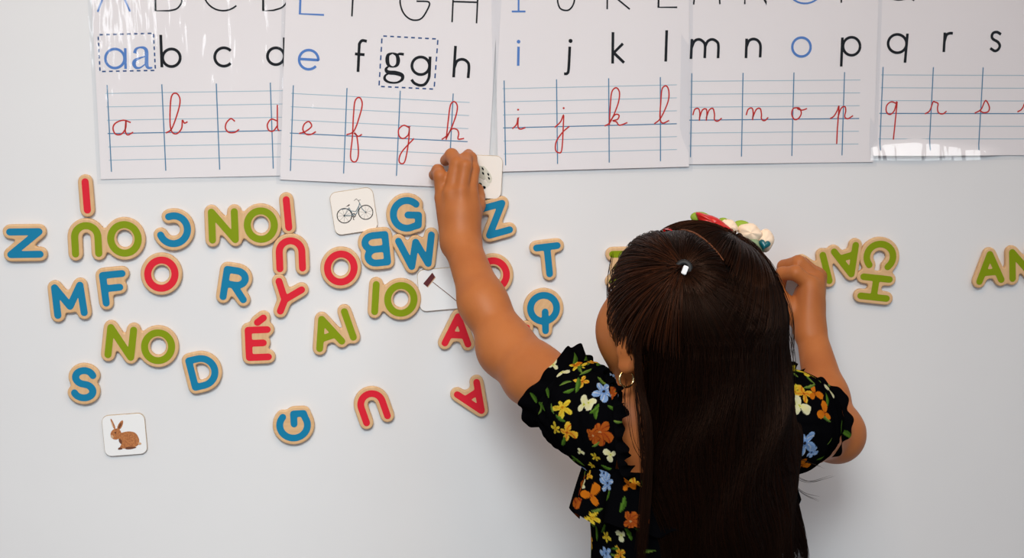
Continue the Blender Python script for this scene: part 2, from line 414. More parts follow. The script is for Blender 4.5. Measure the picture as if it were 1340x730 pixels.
c = card(163.5, 568, 3, .0465, M_cardw, 'square magnetic picture card showing a brown rabbit')
M_fur = mat('rabbit brown print', (0.52, 0.20, 0.06), 0.5, noise=((500, 500, 10), (0.32, 0.10, 0.03), .38, .66))
M_fur2 = mat('rabbit dark print', (0.15, 0.045, 0.015), 0.5)
M_fur3 = mat('rabbit pale print', (0.62, 0.38, 0.22), 0.5)
def blob(P, z, n=5):
    Q = np.array(P, float)
    for _ in range(n - 3):
        Q = np.stack([.75 * Q + .25 * np.roll(Q, -1, 0), .25 * Q + .75 * np.roll(Q, -1, 0)], 1).reshape(-1, 2)
    return poly(Q, z)
prt(c, 'printed_rabbit', [blob([(-7, 2), (-2, 3), (5, 4), (12, 2), (15, -4), (15.5, -9), (13, -14), (4, -15.5), (-3, -15.5), (-7, -14), (-4, -10), (-7, -6)], Z1),
    blob([(-15.5, 2), (-13, 6.5), (-8, 8.5), (-4, 6), (-3, 1), (-5, -3), (-10, -5), (-14, -3)], Z1 + .0001),
    blob([(-11, 7), (-13.6, 17), (-13.3, 20), (-11.5, 17.5), (-8.5, 8)], Z1), blob([(-8, 7), (-5.5, 13), (-1.5, 17), (.2, 16), (-1, 11), (-4.5, 6)], Z1)], M_fur)
prt(c, 'printed_shade', [blob([(-6, -13), (-2.5, -15.8), (-8.5, -16.5), (-8.5, -14.5)], Z1 + .0002), blob([(0, -13.5), (8, -14), (13, -15), (6, -16.8), (-1, -16.4)], Z1 + .0002),
    blob([(-6.5, -3), (-3, -6), (-4, -11), (-7, -7)], Z1 + .0002), blob([(-6.5, 8), (-4.5, 12), (-2, 15), (-2.5, 11), (-5, 7.5)], Z1 + .0002),
    poly(circ(-9.6, 3.4, 1.1, 12), Z1 + .0003)], M_fur2)
prt(c, 'printed_tail', [blob([(13.5, -9), (17, -10), (17.5, -12), (14, -13)], Z1 + .0002)], M_fur3)
prt(c, 'printed_muzzle', [blob([(-15.6, 0), (-13, 1.5), (-11.5, -2), (-14, -3)], Z1 + .0002),
    blob([(-12.2, 10), (-13.2, 17.5), (-11.6, 14), (-10.6, 9)], Z1 + .0002)], M_fur3)

c = card(628.5, 231, -3, .0475, M_card, 'square magnetic picture card showing a dice, under the fingers', off=.0036)
M_d1 = mat('dice pale print', (0.72, 0.70, 0.60), .5); M_d2 = mat('dice grey print', (0.50, 0.49, 0.40), .5); M_d3 = mat('dice shade print', (0.62, 0.60, 0.50), .5)
prt(c, 'printed_dice_face', [blob([(-7, 1), (7, -5.5), (11.5, -8), (9, -10), (1, -17), (-8, -14), (-11, -6)], Z1, 4)], M_d1)
prt(c, 'printed_dice_face', [blob([(-6, 11), (1, 12.5), (5, 9), (7, -5), (-6, 1.5), (-9, 4)], Z1 + .0001, 4)], M_d2)
prt(c, 'printed_dice_face', [blob([(1, 12.5), (4, 11.5), (13, 1), (12, -7), (6.5, -5.5), (3, 8)], Z1 + .0002, 4)], M_d3)
dot = lambda x, y, a, b, r: poly([(x + a * math.cos(t) * math.cos(r) - b * math.sin(t) * math.sin(r), y + a * math.cos(t) * math.sin(r) + b * math.sin(t) * math.cos(r)) for t in np.linspace(0, 6.283, 14, endpoint=False)], Z1 + .0004)
prt(c, 'printed_dice_dots', [dot(-4.5, -4.5, 2.1, 1.7, -.5), dot(0, -8, 2.0, 1.6, -.5), dot(4.5, -11.3, 1.9, 1.6, -.5), dot(-6.5, -12, 2.0, 1.6, -.5), dot(-2, -15, 1.9, 1.5, -.5), dot(-9, -8.5, 1.9, 1.5, -.5),
    dot(-7.5, 7, 2.4, 1.2, .9), dot(-7, 2.5, 2.0, 1.2, .9), dot(2, 9, 1.9, .9, -1), dot(2.6, 4, 1.8, .9, -1), dot(8.3, 3.2, 1.7, .9, -1), dot(9.3, -1.2, 1.7, .9, -1)], M_black)

c = card(575, 378, 4, .0470, M_cardw, 'square magnetic picture card showing a broom, half behind the forearm')
M_brush = mat('broom maroon print', (0.10, 0.008, 0.010), .5)
prt(c, 'printed_broom_head', [poly([(-17.5, 8), (-6.5, 19.5), (-3.5, 14), (-13, 3.5)], Z1)], M_brush)
prt(c, 'printed_bristle_edge', [ribbon([(-13, 3.5), (-3.5, 14)], .9, Z1 + .0001)], M_fur3)
prt(c, 'printed_handle', [ribbon([(-7, 9), (10, -7), (22, -19)], .75, Z1)], M_fur2)
prt(c, 'printed_handle_tip', [ribbon([(20.5, -17.5), (22.4, -19.4)], 1.6, Z1 + .0001)], M_black)

# ------------------------------------------------------------------ alphabet sheets
SH = [(-0.256, -0.096, 0.606), (-0.060, -0.097, -3.23), (0.168, -0.093, 0.973), (0.375, -0.086, 0.161), (0.591, -0.080, -0.472)]
CS, LS = 0.05735, 0.014223
BASE = [.0008, .0022, .0022, .0014, .0006]
RECT = [(-.0155, .2135), (-.0150, .2190), (-.0125, .2080), (-.0125, .2120), (-.0125, .2200)]   # paper left and right of the first rule
VB, VT = -0.0965, 0.206
RECTB = [-.0965, -.0985, -.0955, -.0965, -.0945]
CROP = [((100, 0), 2.92), ((350, 0), 2.806), ((630, 0), 2.92), ((890, 0), 3.042), ((1120, 0), 3.041)]
SHLAB = ['laminated alphabet sheet with letters a to d, leftmost of the row', 'laminated alphabet sheet with letters e to h, slightly tilted',
         'laminated alphabet sheet with letters i to l above the girl', 'laminated alphabet sheet with letters m to p',
         'laminated alphabet sheet with letters q to s, at the right edge']
def catmull(P, n=7):
    P = np.array(P, float)
    if len(P) < 3: return P
    Q = np.vstack([2 * P[0] - P[1], P, 2 * P[-1] - P[-2]]); out = []
    for i in range(1, len(Q) - 2):
        for t in np.linspace(0, 1, n, endpoint=False):
            a, b, c_, d = Q[i - 1:i + 3]
            out.append(.5 * (2 * b + (c_ - a) * t + (2 * a - 5 * b + 4 * c_ - d) * t * t + (3 * b - a - 3 * c_ + d) * t ** 3))
    return np.array(out + [P[-1]])
def sheet_uv(i, px, py):
    p = at(px, py, -BASE[i]); x0, z0, th = SH[i]; th = math.radians(th)
    dx, dz = p[0] - x0, p[2] - 1.32 - z0
    return (dx * math.cos(th) + dz * math.sin(th), -dx * math.sin(th) + dz * math.cos(th))
def disp(i, u, v):
    wv = BASE[i] + 0.0005 * np.sin(u * 31 + i * 2.1) * np.sin(v * 23 + i) + .0005
    if i == 4:                              # the lower edge of the last sheet curls away from the board
        t = np.clip((RECTB[4] + .021 + .004 * np.sin(u * 40) - v) / .021, 0, 1.3) * np.clip((.150 - u) / .03, 0, 1)
        wv = wv + .0084 * np.maximum(t - .12, 0)
    return wv
def sheet_grid(name, i, u0, u1, v0, v1, lift, mt, parent, nu=40, nv=90):
    u, v = np.meshgrid(np.linspace(u0, u1, nu), np.linspace(v0, v1, nv), indexing='ij')
    V = np.stack([u, v, disp(i, u, v) + lift], -1).reshape(-1, 3)
    return data_obj(name, np_mesh(name, V, grid_faces(nu, nv)), mt, parent, True)
def on_sheet(i, V, lift):
    V = np.array(V, float); V[:, 2] = disp(i, V[:, 0], V[:, 1]) + lift
    return V
def pen(i, name, strokes, wd, mt, parent, crop=True, smooth=True, lift=.00022, raw=False):
    (ox, oy), s = CROP[i]; parts = []
    for st in strokes:
        P = catmull(st) if smooth else np.array(st, float)
        if raw: Q = P
        else: Q = [sheet_uv(i, ox + x / s, oy + y / s) if crop else sheet_uv(i, x, y) for x, y in P]
        if len(Q) == 1:
            parts.append(poly([(Q[0][0] + wd * .75 * math.cos(t), Q[0][1] + wd * .75 * math.sin(t)) for t in np.linspace(0, 6.283, 10, endpoint=False)], 0))
        else: parts.append(ribbon(Q, wd, 0))
    V, F = merge(parts)
    return mesh_obj(name, on_sheet(i, V, lift), F, mt, parent)

CURS = [
 {'a': [[(208, 468), (180, 459), (150, 470), (140, 490), (150, 512), (172, 512), (188, 490), (190, 462)], [(189, 462), (187, 500), (196, 515), (217, 505)]],
  'b': [[(342, 508), (365, 490), (390, 420), (396, 380), (385, 358), (368, 360), (360, 390), (358, 470), (366, 505), (385, 510), (402, 490), (405, 460), (413, 470), (425, 465)]],
  'c': [[(606, 463), (590, 453), (573, 470), (570, 490), (582, 505), (605, 505), (622, 494)]],
  'd': [[(768, 462), (745, 455), (730, 475), (735, 497), (752, 500), (768, 480)], [(768, 400), (768, 450), (769, 490), (776, 500)]]},
 {'e': [[(116, 490), (140, 482), (162, 463), (152, 446), (136, 455), (130, 475), (142, 492), (160, 493), (178, 483)]],
  'f': [[(290, 495), (318, 480), (340, 420), (348, 380), (338, 358), (322, 370), (316, 420), (312, 500), (305, 570), (312, 592), (327, 590), (334, 560), (328, 500), (318, 488), (333, 500), (347, 493)]],
  'g': [[(520, 468), (500, 460), (482, 475), (484, 500), (500, 508), (518, 492), (521, 463), (518, 520), (505, 590), (490, 600), (483, 585), (495, 555), (538, 508)]],
  'h': [[(640, 512), (665, 490), (690, 430), (697, 390), (686, 373), (672, 385), (665, 430), (656, 513)], [(657, 507), (675, 475), (695, 475), (702, 490), (700, 510), (722, 508)]]},
 {'i': [[(118, 492), (134, 475), (140, 450), (140, 485), (150, 493), (168, 487)], [(140, 419)]],
  'j': [[(280, 487), (302, 465), (313, 440), (313, 470), (307, 570), (295, 583), (283, 572), (286, 540), (310, 505), (336, 482)], [(314, 413)]],
  'k': [[(470, 481), (492, 465), (520, 400), (527, 355), (515, 335), (498, 350), (492, 400), (488, 478)], [(489, 465), (510, 438), (525, 440), (520, 455), (502, 461), (515, 465), (527, 478), (557, 468)]],
  'l': [[(660, 473), (685, 450), (712, 390), (716, 350), (706, 328), (690, 340), (685, 390), (682, 450), (692, 470), (717, 460)]]},
 {'m': [[(50, 458), (58, 435), (72, 432), (78, 450), (76, 480)], [(76, 470), (88, 438), (103, 434), (106, 455), (103, 480)], [(103, 470), (115, 438), (130, 432), (136, 455), (136, 475), (148, 482), (165, 470)]],
  'n': [[(262, 458), (270, 435), (285, 430), (290, 448), (287, 478)], [(287, 470), (302, 436), (318, 432), (323, 455), (323, 472), (335, 480), (350, 467)]],
  'o': [[(470, 428), (450, 432), (444, 455), (455, 475), (472, 470), (482, 450), (474, 430), (468, 433), (485, 438), (505, 432)]],
  'p': [[(597, 472), (612, 462), (625, 440), (632, 425), (626, 510), (623, 573)], [(627, 470), (640, 432), (655, 424), (659, 440), (655, 465), (668, 472), (688, 460)]]},
 {'q': [[(162, 412), (140, 405), (122, 420), (121, 445), (135, 455), (152, 440), (163, 405), (156, 480), (148, 555)]],
  'r': [[(274, 453), (293, 440), (306, 406), (314, 406), (326, 412), (324, 430), (328, 448), (345, 453), (360, 442)]],
  's': [[(472, 450), (497, 435), (515, 400), (530, 425), (526, 443), (508, 448), (492, 440)]],
  't': [[(642, 445), (662, 430), (685, 375), (672, 440), (690, 445)]]}]
def E_(cx, cy, r, a0, a1, n=26, ry=None):
    return [(cx + r * math.cos(math.radians(a)), cy - (ry or r) * math.sin(math.radians(a))) for a in np.linspace(a0, a1, n)]
LOW = [   # plain lower-case letters, pixel coordinates: (name, ink, strokes)
 [('a', 'b', [E_(150.5, 76.5, 12.5, 0, 360, 30), [(164, 63), (164.5, 90)]]), ('b', 'k', [[(210.5, 45.5), (212, 88)], E_(224.5, 75.5, 11.5, 0, 360, 30)]),
  ('c', 'k', [E_(293, 74.5, 12, 42, 318)]), ('d', 'k', [E_(361, 73.5, 11, 0, 360, 30), [(372, 49), (372.3, 87)]])],
 [('e', 'b', [[(391.5, 77), (416.5, 78.5)] + E_(404, 78, 12.6, -2, 318)]), ('f', 'k', [[(480, 54), (474, 53), (470.5, 57), (470, 62), (468.5, 94)], [(464.5, 70.5), (477, 71.5)]]),
  ('g', 'k', [E_(550.5, 86, 11.5, 0, 360, 30), [(562.8, 74), (562, 92), (561, 102), (556, 110), (549, 111.5), (542, 108.5), (538.5, 104)]]), ('h', 'k', [[(596, 60), (593.5, 101)], [(594.5, 88), (598, 80), (604.5, 77.5), (610.5, 80), (613.5, 86), (612.5, 102)]])],
 [('i', 'b', [[(678.5, 61), (678, 86)], [(678.5, 54.5)]]), ('j', 'k', [[(745.5, 61), (744, 90), (742, 96), (738, 96.5)], [(746.5, 53.5)]]),
  ('k', 'k', [[(802, 42), (801.5, 83)], [(815, 57), (803, 69), (816.5, 82)]]), ('l', 'k', [[(872.3, 39.5), (871, 80.5)]])],
 [('m', 'k', [[(905.3, 51), (904, 77)], [(905, 62), (908.5, 54), (914.5, 51.5), (920, 54.5), (922.5, 60), (922, 76)], [(922.5, 61), (926, 54), (932, 51.5), (938, 54.5), (940, 60), (939.5, 76)]]),
  ('n', 'k', [[(977, 50.5), (976, 76)], [(976.8, 61), (980, 53.5), (986, 51), (992, 53.5), (995, 60), (994.5, 75)]]),
  ('o', 'b', [E_(1048.5, 61.5, 12, 0, 360, 30, 12.4)]), ('p', 'k', [[(1102, 49), (1100.5, 87)], E_(1114, 60.5, 11.2, 0, 360, 30, 11.8)])],
 [('q', 'k', [E_(1174, 57, 12, 0, 360, 30), [(1187.3, 44), (1184, 82)]]), ('r', 'k', [[(1236, 42.5), (1234.5, 68)], [(1235.5, 54), (1238, 46), (1242, 43.5), (1246.5, 43.5)]]),
  ('s', 'k', [[(1309.5, 45), (1304.5, 42), (1299.5, 43), (1297.5, 47), (1299, 51), (1305.5, 55), (1308, 60), (1305.5, 65), (1301, 66.5), (1295.5, 63)]])]]
UPP = [
 [('A', 'b', [[(128, 15.5), (147, -36), (170.5, 15)], [(135.5, -2), (162.5, -3)]], 0), ('B', 'k', [[(203, -36), (203.5, 14), (222, 14)] , [(222, 14), (232, 11), (238, 2), (235, -6), (226, -11), (204, -11)], [(226, -11), (232, -18), (232, -30), (222, -36), (203, -36)]], 0),
  ('C', 'k', [E_(292, -12, 26, 42, 312)], 1), ('D', 'k', [[(344, -36), (344.5, 14), (358, 13.5)], [(358, 13.5), (370, 9), (377, -2), (377, -20), (370, -32), (358, -36), (344, -36)]], 0)],
 [('E', 'b', [[(427, -31), (394, -33), (392.5, 18), (424, 19.5)], [(393, -8), (420, -7)]], 0), ('F', 'k', [[(485, -28), (463, -29), (460.5, 21.5)], [(462, -5), (480, -4)]], 0),
  ('G', 'k', [[(560, -15), (550, -22), (538, -22), (527, -12), (523.5, 2), (528, 17), (538, 25.5), (550, 25), (558, 15), (561.5, 3), (545, 1.5)]], 2), ('H', 'k', [[(594, -24), (591.5, 29)], [(626, -22), (623.5, 30.5)], [(593, 2), (625, 3)]], 0)],
 [('I', 'b', [[(678.5, -35), (678.5, 15)], [(669.5, 15), (687.5, 15)], [(669.5, -35), (687.5, -35)]], 0), ('J', 'k', [[(752, -36), (752, -5), (750, 6), (745, 12.5), (739, 13.5), (733, 11), (730, 4), (729.5, -2)]], 2),
  ('K', 'k', [[(795, -37), (794.5, 12)], [(823, -37), (795, -12), (824, 12)]], 0), ('L', 'k', [[(862, -40), (861.5, 9.5), (886, 9.5)]], 0)],
 [('M', 'k', [[(907.5, 6), (913, -44), (925, -5), (938, -44), (942, 5.5)]], 0), ('N', 'k', [[(974.5, 5.5), (976, -44), (1003, 4.5), (1005, -44)]], 0),
  ('O', 'b', [E_(1053, -20, 24.5, 0, 360, 36)], 1), ('P', 'k', [[(1100.5, 3.5), (1102, -46), (1115, -46)], [(1115, -46), (1124, -41), (1126, -33), (1122, -25), (1101, -22)]], 0)],
 [('Q', 'k', [E_(1176, -25, 25, 0, 360, 36), [(1182, -10), (1196, 1)]], 0), ('R', 'k', [[(1233, -1), (1235, -50), (1248, -50)], [(1248, -50), (1256, -44), (1254, -32), (1235, -27), (1258, -2)]], 0),
  ('S', 'k', [[(1312, -42), (1304, -50), (1294, -44), (1296, -32), (1310, -22), (1310, -8), (1300, -3), (1291, -10)]], 2)]]
INK = {'b': M_pblue, 'k': M_black}
def densify(st, n=6):
    out = []
    for a, b in zip(st[:-1], st[1:]):
        for t in np.linspace(0, 1, n, endpoint=False): out.append((a[0] + (b[0] - a[0]) * t, a[1] + (b[1] - a[1]) * t))
    return out + [st[-1]]
for i in range(5):
    x0, z0, th = SH[i]
    P = empty('alphabet_poster', Matrix.Translation((x0, 0, z0 + 1.32)) @ Matrix.Rotation(math.pi / 2, 4, 'X') @ Matrix.Rotation(math.radians(th), 4, 'Z'))
    tag(P, SHLAB[i], 'alphabet poster', 'laminated alphabet sheets')
    u0, u1 = RECT[i]; vb = RECTB[i]
    sheet_grid('paper', i, u0 + .004, u1 - .004, vb + .005, VT - .004, 0, M_paper, P)
    sheet_grid('laminate_film', i, u0, u1, vb, VT, .0007, M_film, P)
    for r, v in enumerate([0, -LS, -2 * LS, -3 * LS, -4 * LS, -5 * LS]):
        pen(i, 'ruled_line', [[(u, v) for u in np.linspace(-.002, min(3.32 * CS, u1 - .006), 24)]], .0011 if r == 3 else .0008, M_vline if r == 3 else M_line, P, smooth=False, raw=True, lift=.00012)
    for k in range(4):
        if k * CS < u1 - .006:
            pen(i, 'column_line', [[(k * CS, v) for v in np.linspace(.0088, -5 * LS - .0125, 16)]], .0012, M_vline, P, smooth=False, raw=True, lift=.00016)
    for nm, st in CURS[i].items():
        pen(i, 'cursive_letter', st, .0015, M_pred, P)
    for nm, ink, st in LOW[i]:
        pen(i, 'small_letter', [s if len(s) < 3 or len(s) > 20 else catmull(s, 5) if nm not in 'ke' else s for s in st], .0030 if ink == 'k' else .0027, INK[ink], P, crop=False, smooth=False, lift=.00028)
    for nm, ink, st, sm in UPP[i]:
        pen(i, 'capital_letter', [catmull(s, 6) if (len(s) > 4 and sm == 2) or (nm in 'BDPR' and len(s) >= 5) else s for s in st], .0017 if ink == 'k' else .0019, INK[ink], P, crop=False, smooth=False, lift=.00028)
    if i in (0, 1):
        cr = [(128.5, 45.5), (201, 43.5), (203.5, 92), (131, 93.5)] if i == 0 else [(500, 47), (573, 51), (568, 116.5), (496, 113)]
        for e in range(4):
            a, b = np.array(cr[e]), np.array(cr[(e + 1) % 4]); n = 8 if e % 2 == 0 else 6
            for q in range(n):
                t0, t1 = q / n + .02, q / n + .70 / n
                pen(i, 'dash', [[a + (b - a) * t0, a + (b - a) * t1]], .0015, M_dash, P, crop=False, smooth=False, lift=.0002)
    def brush(name, strokes, ink):          # strokes with changing width: (x, y, width in px)
        parts = []
        for st in strokes:
            C = catmull(np.array(st, float), 6); Q = [sheet_uv(i, x, y) for x, y, _ in C]
            parts.append(ribbon(Q, C[:, 2] / 1190., 0))
        V, F = merge(parts); return mesh_obj(name, on_sheet(i, V, .00028), F, INK[ink], P)
    if i == 0:
        brush('serif_letter', [[(176.5, 69.5, 4.5), (178, 64.5, 3.2), (183, 62, 2.2), (189, 62.8, 3.6), (191.8, 67, 4.6), (192, 76, 4.6), (192, 84, 4.6), (194, 88.5, 3.4), (199.5, 88.5, 1.8)],
              [(191, 73.5, 1.5), (184, 75.5, 2.2), (177, 79, 4), (175.5, 84, 4.6), (178.5, 88.5, 3.4), (184, 88.3, 2), (190, 84, 1.5)]], 'b')
    if i == 1:
        brush('serif_letter', [[(513.5, 69.3, 1.8), (508, 72, 4), (506.8, 78.5, 5), (508.5, 85, 4), (514, 87.5, 1.8), (519.5, 85, 4), (521, 78.5, 5), (519, 72, 4), (513.5, 69.3, 1.8)],
              [(519, 72, 2.2), (523, 70.5, 3.2), (528.5, 71, 3.4)],
              [(508.5, 86.5, 2), (505, 90.5, 3.5), (508, 94.5, 5), (518, 95.5, 5.5), (526, 98.5, 5), (526, 104, 3.6), (519, 108, 2.4), (509, 107.5, 2.8), (503.5, 103.5, 3.6), (504.5, 98.5, 2.6), (510, 95.5, 1.6)]], 'k')


# ------------------------------------------------------------------ signed-distance body builder
class Field:
    def __init__(self, lo, hi, h):
        self.lo = np.array(lo, float); self.h = h
        self.n = np.ceil((np.array(hi) - self.lo) / h).astype(int) + 1
        self.d = np.full(self.n, 1.0, np.float32)
        self.ax = [self.lo[k] + h * np.arange(self.n[k]) for k in range(3)]
    def region(self, lo, hi):
        a = np.clip(np.floor((np.array(lo) - self.lo) / self.h).astype(int), 0, self.n - 1)
        b = np.clip(np.ceil((np.array(hi) - self.lo) / self.h).astype(int) + 1, 1, self.n)
        sl = tuple(slice(x, y) for x, y in zip(a, b))
        g = np.meshgrid(*[self.ax[k][sl[k]] for k in range(3)], indexing='ij', sparse=True)
        return sl, g
    def put(self, sl, v, k, sub=False):
        d = self.d[sl]; v = v.astype(np.float32)
        if sub:
            h = np.clip(0.5 - 0.5 * (d + v) / k, 0, 1); self.d[sl] = d * (1 - h) - v * h + k * h * (1 - h); return
        if k <= 0: self.d[sl] = np.minimum(d, v); return
        h = np.clip(0.5 + 0.5 * (d - v) / k, 0, 1)
        self.d[sl] = d * (1 - h) + v * h - k * h * (1 - h)
    def cone(self, a, b, ra, rb, k=0.004, ret=False):
        a, b = np.array(a, float), np.array(b, float); m = max(ra, rb) + k + 3 * self.h
        sl, (X, Y, Z) = self.region(np.minimum(a, b) - m, np.maximum(a, b) + m)
        v = b - a; L = v @ v + 1e-12
        t = np.clip(((X - a[0]) * v[0] + (Y - a[1]) * v[1] + (Z - a[2]) * v[2]) / L, 0, 1)
        d = np.sqrt((X - a[0] - t * v[0]) ** 2 + (Y - a[1] - t * v[1]) ** 2 + (Z - a[2] - t * v[2]) ** 2) - (ra + (rb - ra) * t)
        self.put(sl, d, k)
    def chain(self, P, R, k=0.004):            # one finger: a hard chain, blended as a whole
        P = [np.array(p, float) for p in P]; m = max(R) + k + 3 * self.h
        sl, (X, Y, Z) = self.region(np.min(P, 0) - m, np.max(P, 0) + m); D = None
        for a, b, ra, rb in zip(P[:-1], P[1:], R[:-1], R[1:]):
            v = b - a; L = v @ v + 1e-12
            t = np.clip(((X - a[0]) * v[0] + (Y - a[1]) * v[1] + (Z - a[2]) * v[2]) / L, 0, 1)
            d = np.sqrt((X - a[0] - t * v[0]) ** 2 + (Y - a[1] - t * v[1]) ** 2 + (Z - a[2] - t * v[2]) ** 2) - (ra + (rb - ra) * t)
            if D is None: D = d
            else:
                h = np.clip(0.5 + 0.5 * (D - d) / .0025, 0, 1); D = D * (1 - h) + d * h - .0025 * h * (1 - h)
        self.put(sl, D, k)
    def ell(self, c, axes, r, k=0.006, sub=False):   # axes: rows = unit vectors
        c = np.array(c, float); A = np.array(axes, float); r = np.array(r, float); m = r.max() + k + 3 * self.h
        sl, (X, Y, Z) = self.region(c - m, c + m)
        q = [(X - c[0]) * A[i, 0] + (Y - c[1]) * A[i, 1] + (Z - c[2]) * A[i, 2] for i in range(3)]
        k0 = np.sqrt(sum((q[i] / r[i]) ** 2 for i in range(3))); k1 = np.sqrt(sum((q[i] / r[i] ** 2) ** 2 for i in range(3))) + 1e-9
        self.put(sl, k0 * (k0 - 1) / k1, k, sub)
    def mesh(self):
        d = self.d; s = d < 0; n = np.array(d.shape)
        c = sum(s[i:n[0] - 1 + i, j:n[1] - 1 + j, l:n[2] - 1 + l].astype(np.int8) for i in (0, 1) for j in (0, 1) for l in (0, 1))
        act = np.argwhere((c > 0) & (c < 8)); idx = np.full(c.shape, -1, np.int32); idx[tuple(act.T)] = np.arange(len(act))
        P = np.zeros((len(act), 3)); N = np.zeros(len(act))
        for ax in range(3):
            o = [k for k in range(3) if k != ax]
            for i in (0, 1):
                for j in (0, 1):
                    a = act.copy(); a[:, o[0]] += i; a[:, o[1]] += j; b = a.copy(); b[:, ax] += 1
                    da, db = d[tuple(a.T)], d[tuple(b.T)]; m = (da < 0) != (db < 0)
                    t = np.where(m, da / np.where(m, da - db, 1), 0); p = a.astype(float); p[:, ax] += t
                    P[m] += p[m]; N[m] += 1
        V = self.lo + self.h * P / N[:, None]; F = []
        for ax in range(3):
            o = [(ax + 1) % 3, (ax + 2) % 3]
            sa = [slice(None)] * 3; sb = [slice(None)] * 3; sa[ax] = slice(0, -1); sb[ax] = slice(1, None)
            x = s[tuple(sa)] != s[tuple(sb)]; e = np.argwhere(x)
            e = e[(e[:, o[0]] > 0) & (e[:, o[1]] > 0) & (e[:, o[0]] < n[o[0]] - 1) & (e[:, o[1]] < n[o[1]] - 1)]
            q = []
            for i, j in ((0, 0), (-1, 0), (-1, -1), (0, -1)):
                f = e.copy(); f[:, o[0]] += i; f[:, o[1]] += j; q.append(idx[tuple(f.T)])
            q = np.stack(q, 1); flip = ~s[tuple(e.T)]
            q[flip] = q[flip][:, ::-1]; F.append(q)
        return V, np.concatenate(F)

# ------------------------------------------------------------------ the girl
GX = at(899, 426, -.27)
HC = GX.copy()                                       # centre of the skull
yaw = math.radians(36)
Fd = np.array([-math.sin(yaw), math.cos(yaw), 0.04]); Fd /= np.linalg.norm(Fd)     # where the face looks
ROLL = math.radians(7)
Lt = np.array([-math.cos(yaw) * math.cos(ROLL), -math.sin(yaw) * math.cos(ROLL), -math.sin(ROLL)]); Ud = np.cross(Lt, -Fd); Ud /= np.linalg.norm(Ud)
if Ud[2] < 0: Ud = -Ud
Fd = np.cross(Ud, Lt); Fd = Fd if Fd[1] > 0 else -Fd
HA = np.array([Lt, Fd, Ud])
hp = lambda l, f, u: HC + Lt * l + Fd * f + Ud * u
person = empty('person', Matrix.Translation((float(HC[0]), -.27, 0)))
tag(person, 'girl seen from behind in a black floral puff-sleeve dress reaching up to the board', 'person')
def child(o, parent=None):
    o.parent = parent or person
    if (parent or person) is person: o.matrix_parent_inverse = Matrix.Translation((-float(HC[0]), .27, 0))
    return o

SHL, ELL, WRL = at(792, 548, -.265), at(663, 452, -.150), at(603, 316, -.062)      # left shoulder, elbow, wrist
SHR, ELR, WRR = at(1018, 560, -.270), at(1092, 566, -.165), at(1060, 431, -.078)    # right arm
TOR = np.array([HC[0] + .004, -.262, 0])
zsh = SHL[2]
lo = np.array([min(at(560, 300, -.05)[0], SHL[0]) - .01, -.40, .60]); hi = np.array([at(1130, 560, -.16)[0] + .01, -.002, HC[2] + .115])
hi[2] = max(hi[2], at(600, 190, -.03)[2] + .01)
B = Field(lo, hi, .0019)
WX = np.eye(3)
# trunk, neck, head
B.ell((TOR[0], TOR[1], zsh - .10), WX, (.092, .062, .15), .01)
B.ell((TOR[0], TOR[1], zsh - .24), WX, (.088, .064, .12), .03)
B.ell((TOR[0], TOR[1] + .003, zsh - .005), WX, (.088, .045, .040), .03)
B.cone((TOR[0], TOR[1] + .004, zsh), HC - np.array([0, -.005, .075]), .036, .030, .03)
B.ell(hp(0, -.006, .010), HA, (.066, .080, .074), .01)
B.ell(hp(0, .030, -.026), HA, (.056, .056, .062), .03)
B.ell(hp(.033, .048, -.006), HA, (.028, .030, .032), .02)
B.ell(hp(-.033, .048, -.006), HA, (.028, .030, .032), .02)
B.ell(hp(0, .060, -.074), HA, (.024, .022, .018), .02)
B.cone(hp(0, .084, -.006), hp(0, .096, -.030), .006, .009, .012)
B.ell(hp(0, .083, -.056), HA, (.020, .008, .006), .005)
B.ell(hp(0, .082, -.066), HA, (.017, .008, .006), .004)
for s in (1, -1):
    B.ell(hp(s * .029, .083, -.002), HA, (.016, .010, .010), .008, sub=True)
    # ear: rim, bowl, lobe
    ec = hp(s * .0665, .010 if s > 0 else -.002, -.006 if s > 0 else -.020); eo = Lt * s; ax1 = Ud * .97 - Fd * .22; ax2 = Fd * .97 + Ud * .22
    out = eo * .66 - Fd * .42
    pts = [ec + ax1 * (.0195 * math.cos(t)) + ax2 * (-.0105 * math.sin(t)) + out * (.007 + .003 * math.sin(t)) for t in np.linspace(-.35, 3.3, 12)]
    B.chain(pts, [.0036] * 12, .003)
    B.ell(ec + out * .004, np.array([out, ax2, ax1]), (.0045, .0105, .018), .005)
    B.ell(ec - ax1 * .018 + out * .006, np.array([out, ax2, ax1]), (.0042, .0075, .0085), .003)
# left arm
def limb(P, R, k=.012):
    for a, b, ra, rb in zip(P[:-1], P[1:], R[:-1], R[1:]): B.cone(a, b, ra, rb, k)
fa = at(632, 396, -.118)
limb([SHL, at(698, 490, -.186), ELL, fa, WRL], [.029, .0300, .0250, .0232, .0185], .016)
B.ell(ELL + np.array([-.003, -.004, -.006]), WX, (.0235, .0235, .0235), .018)
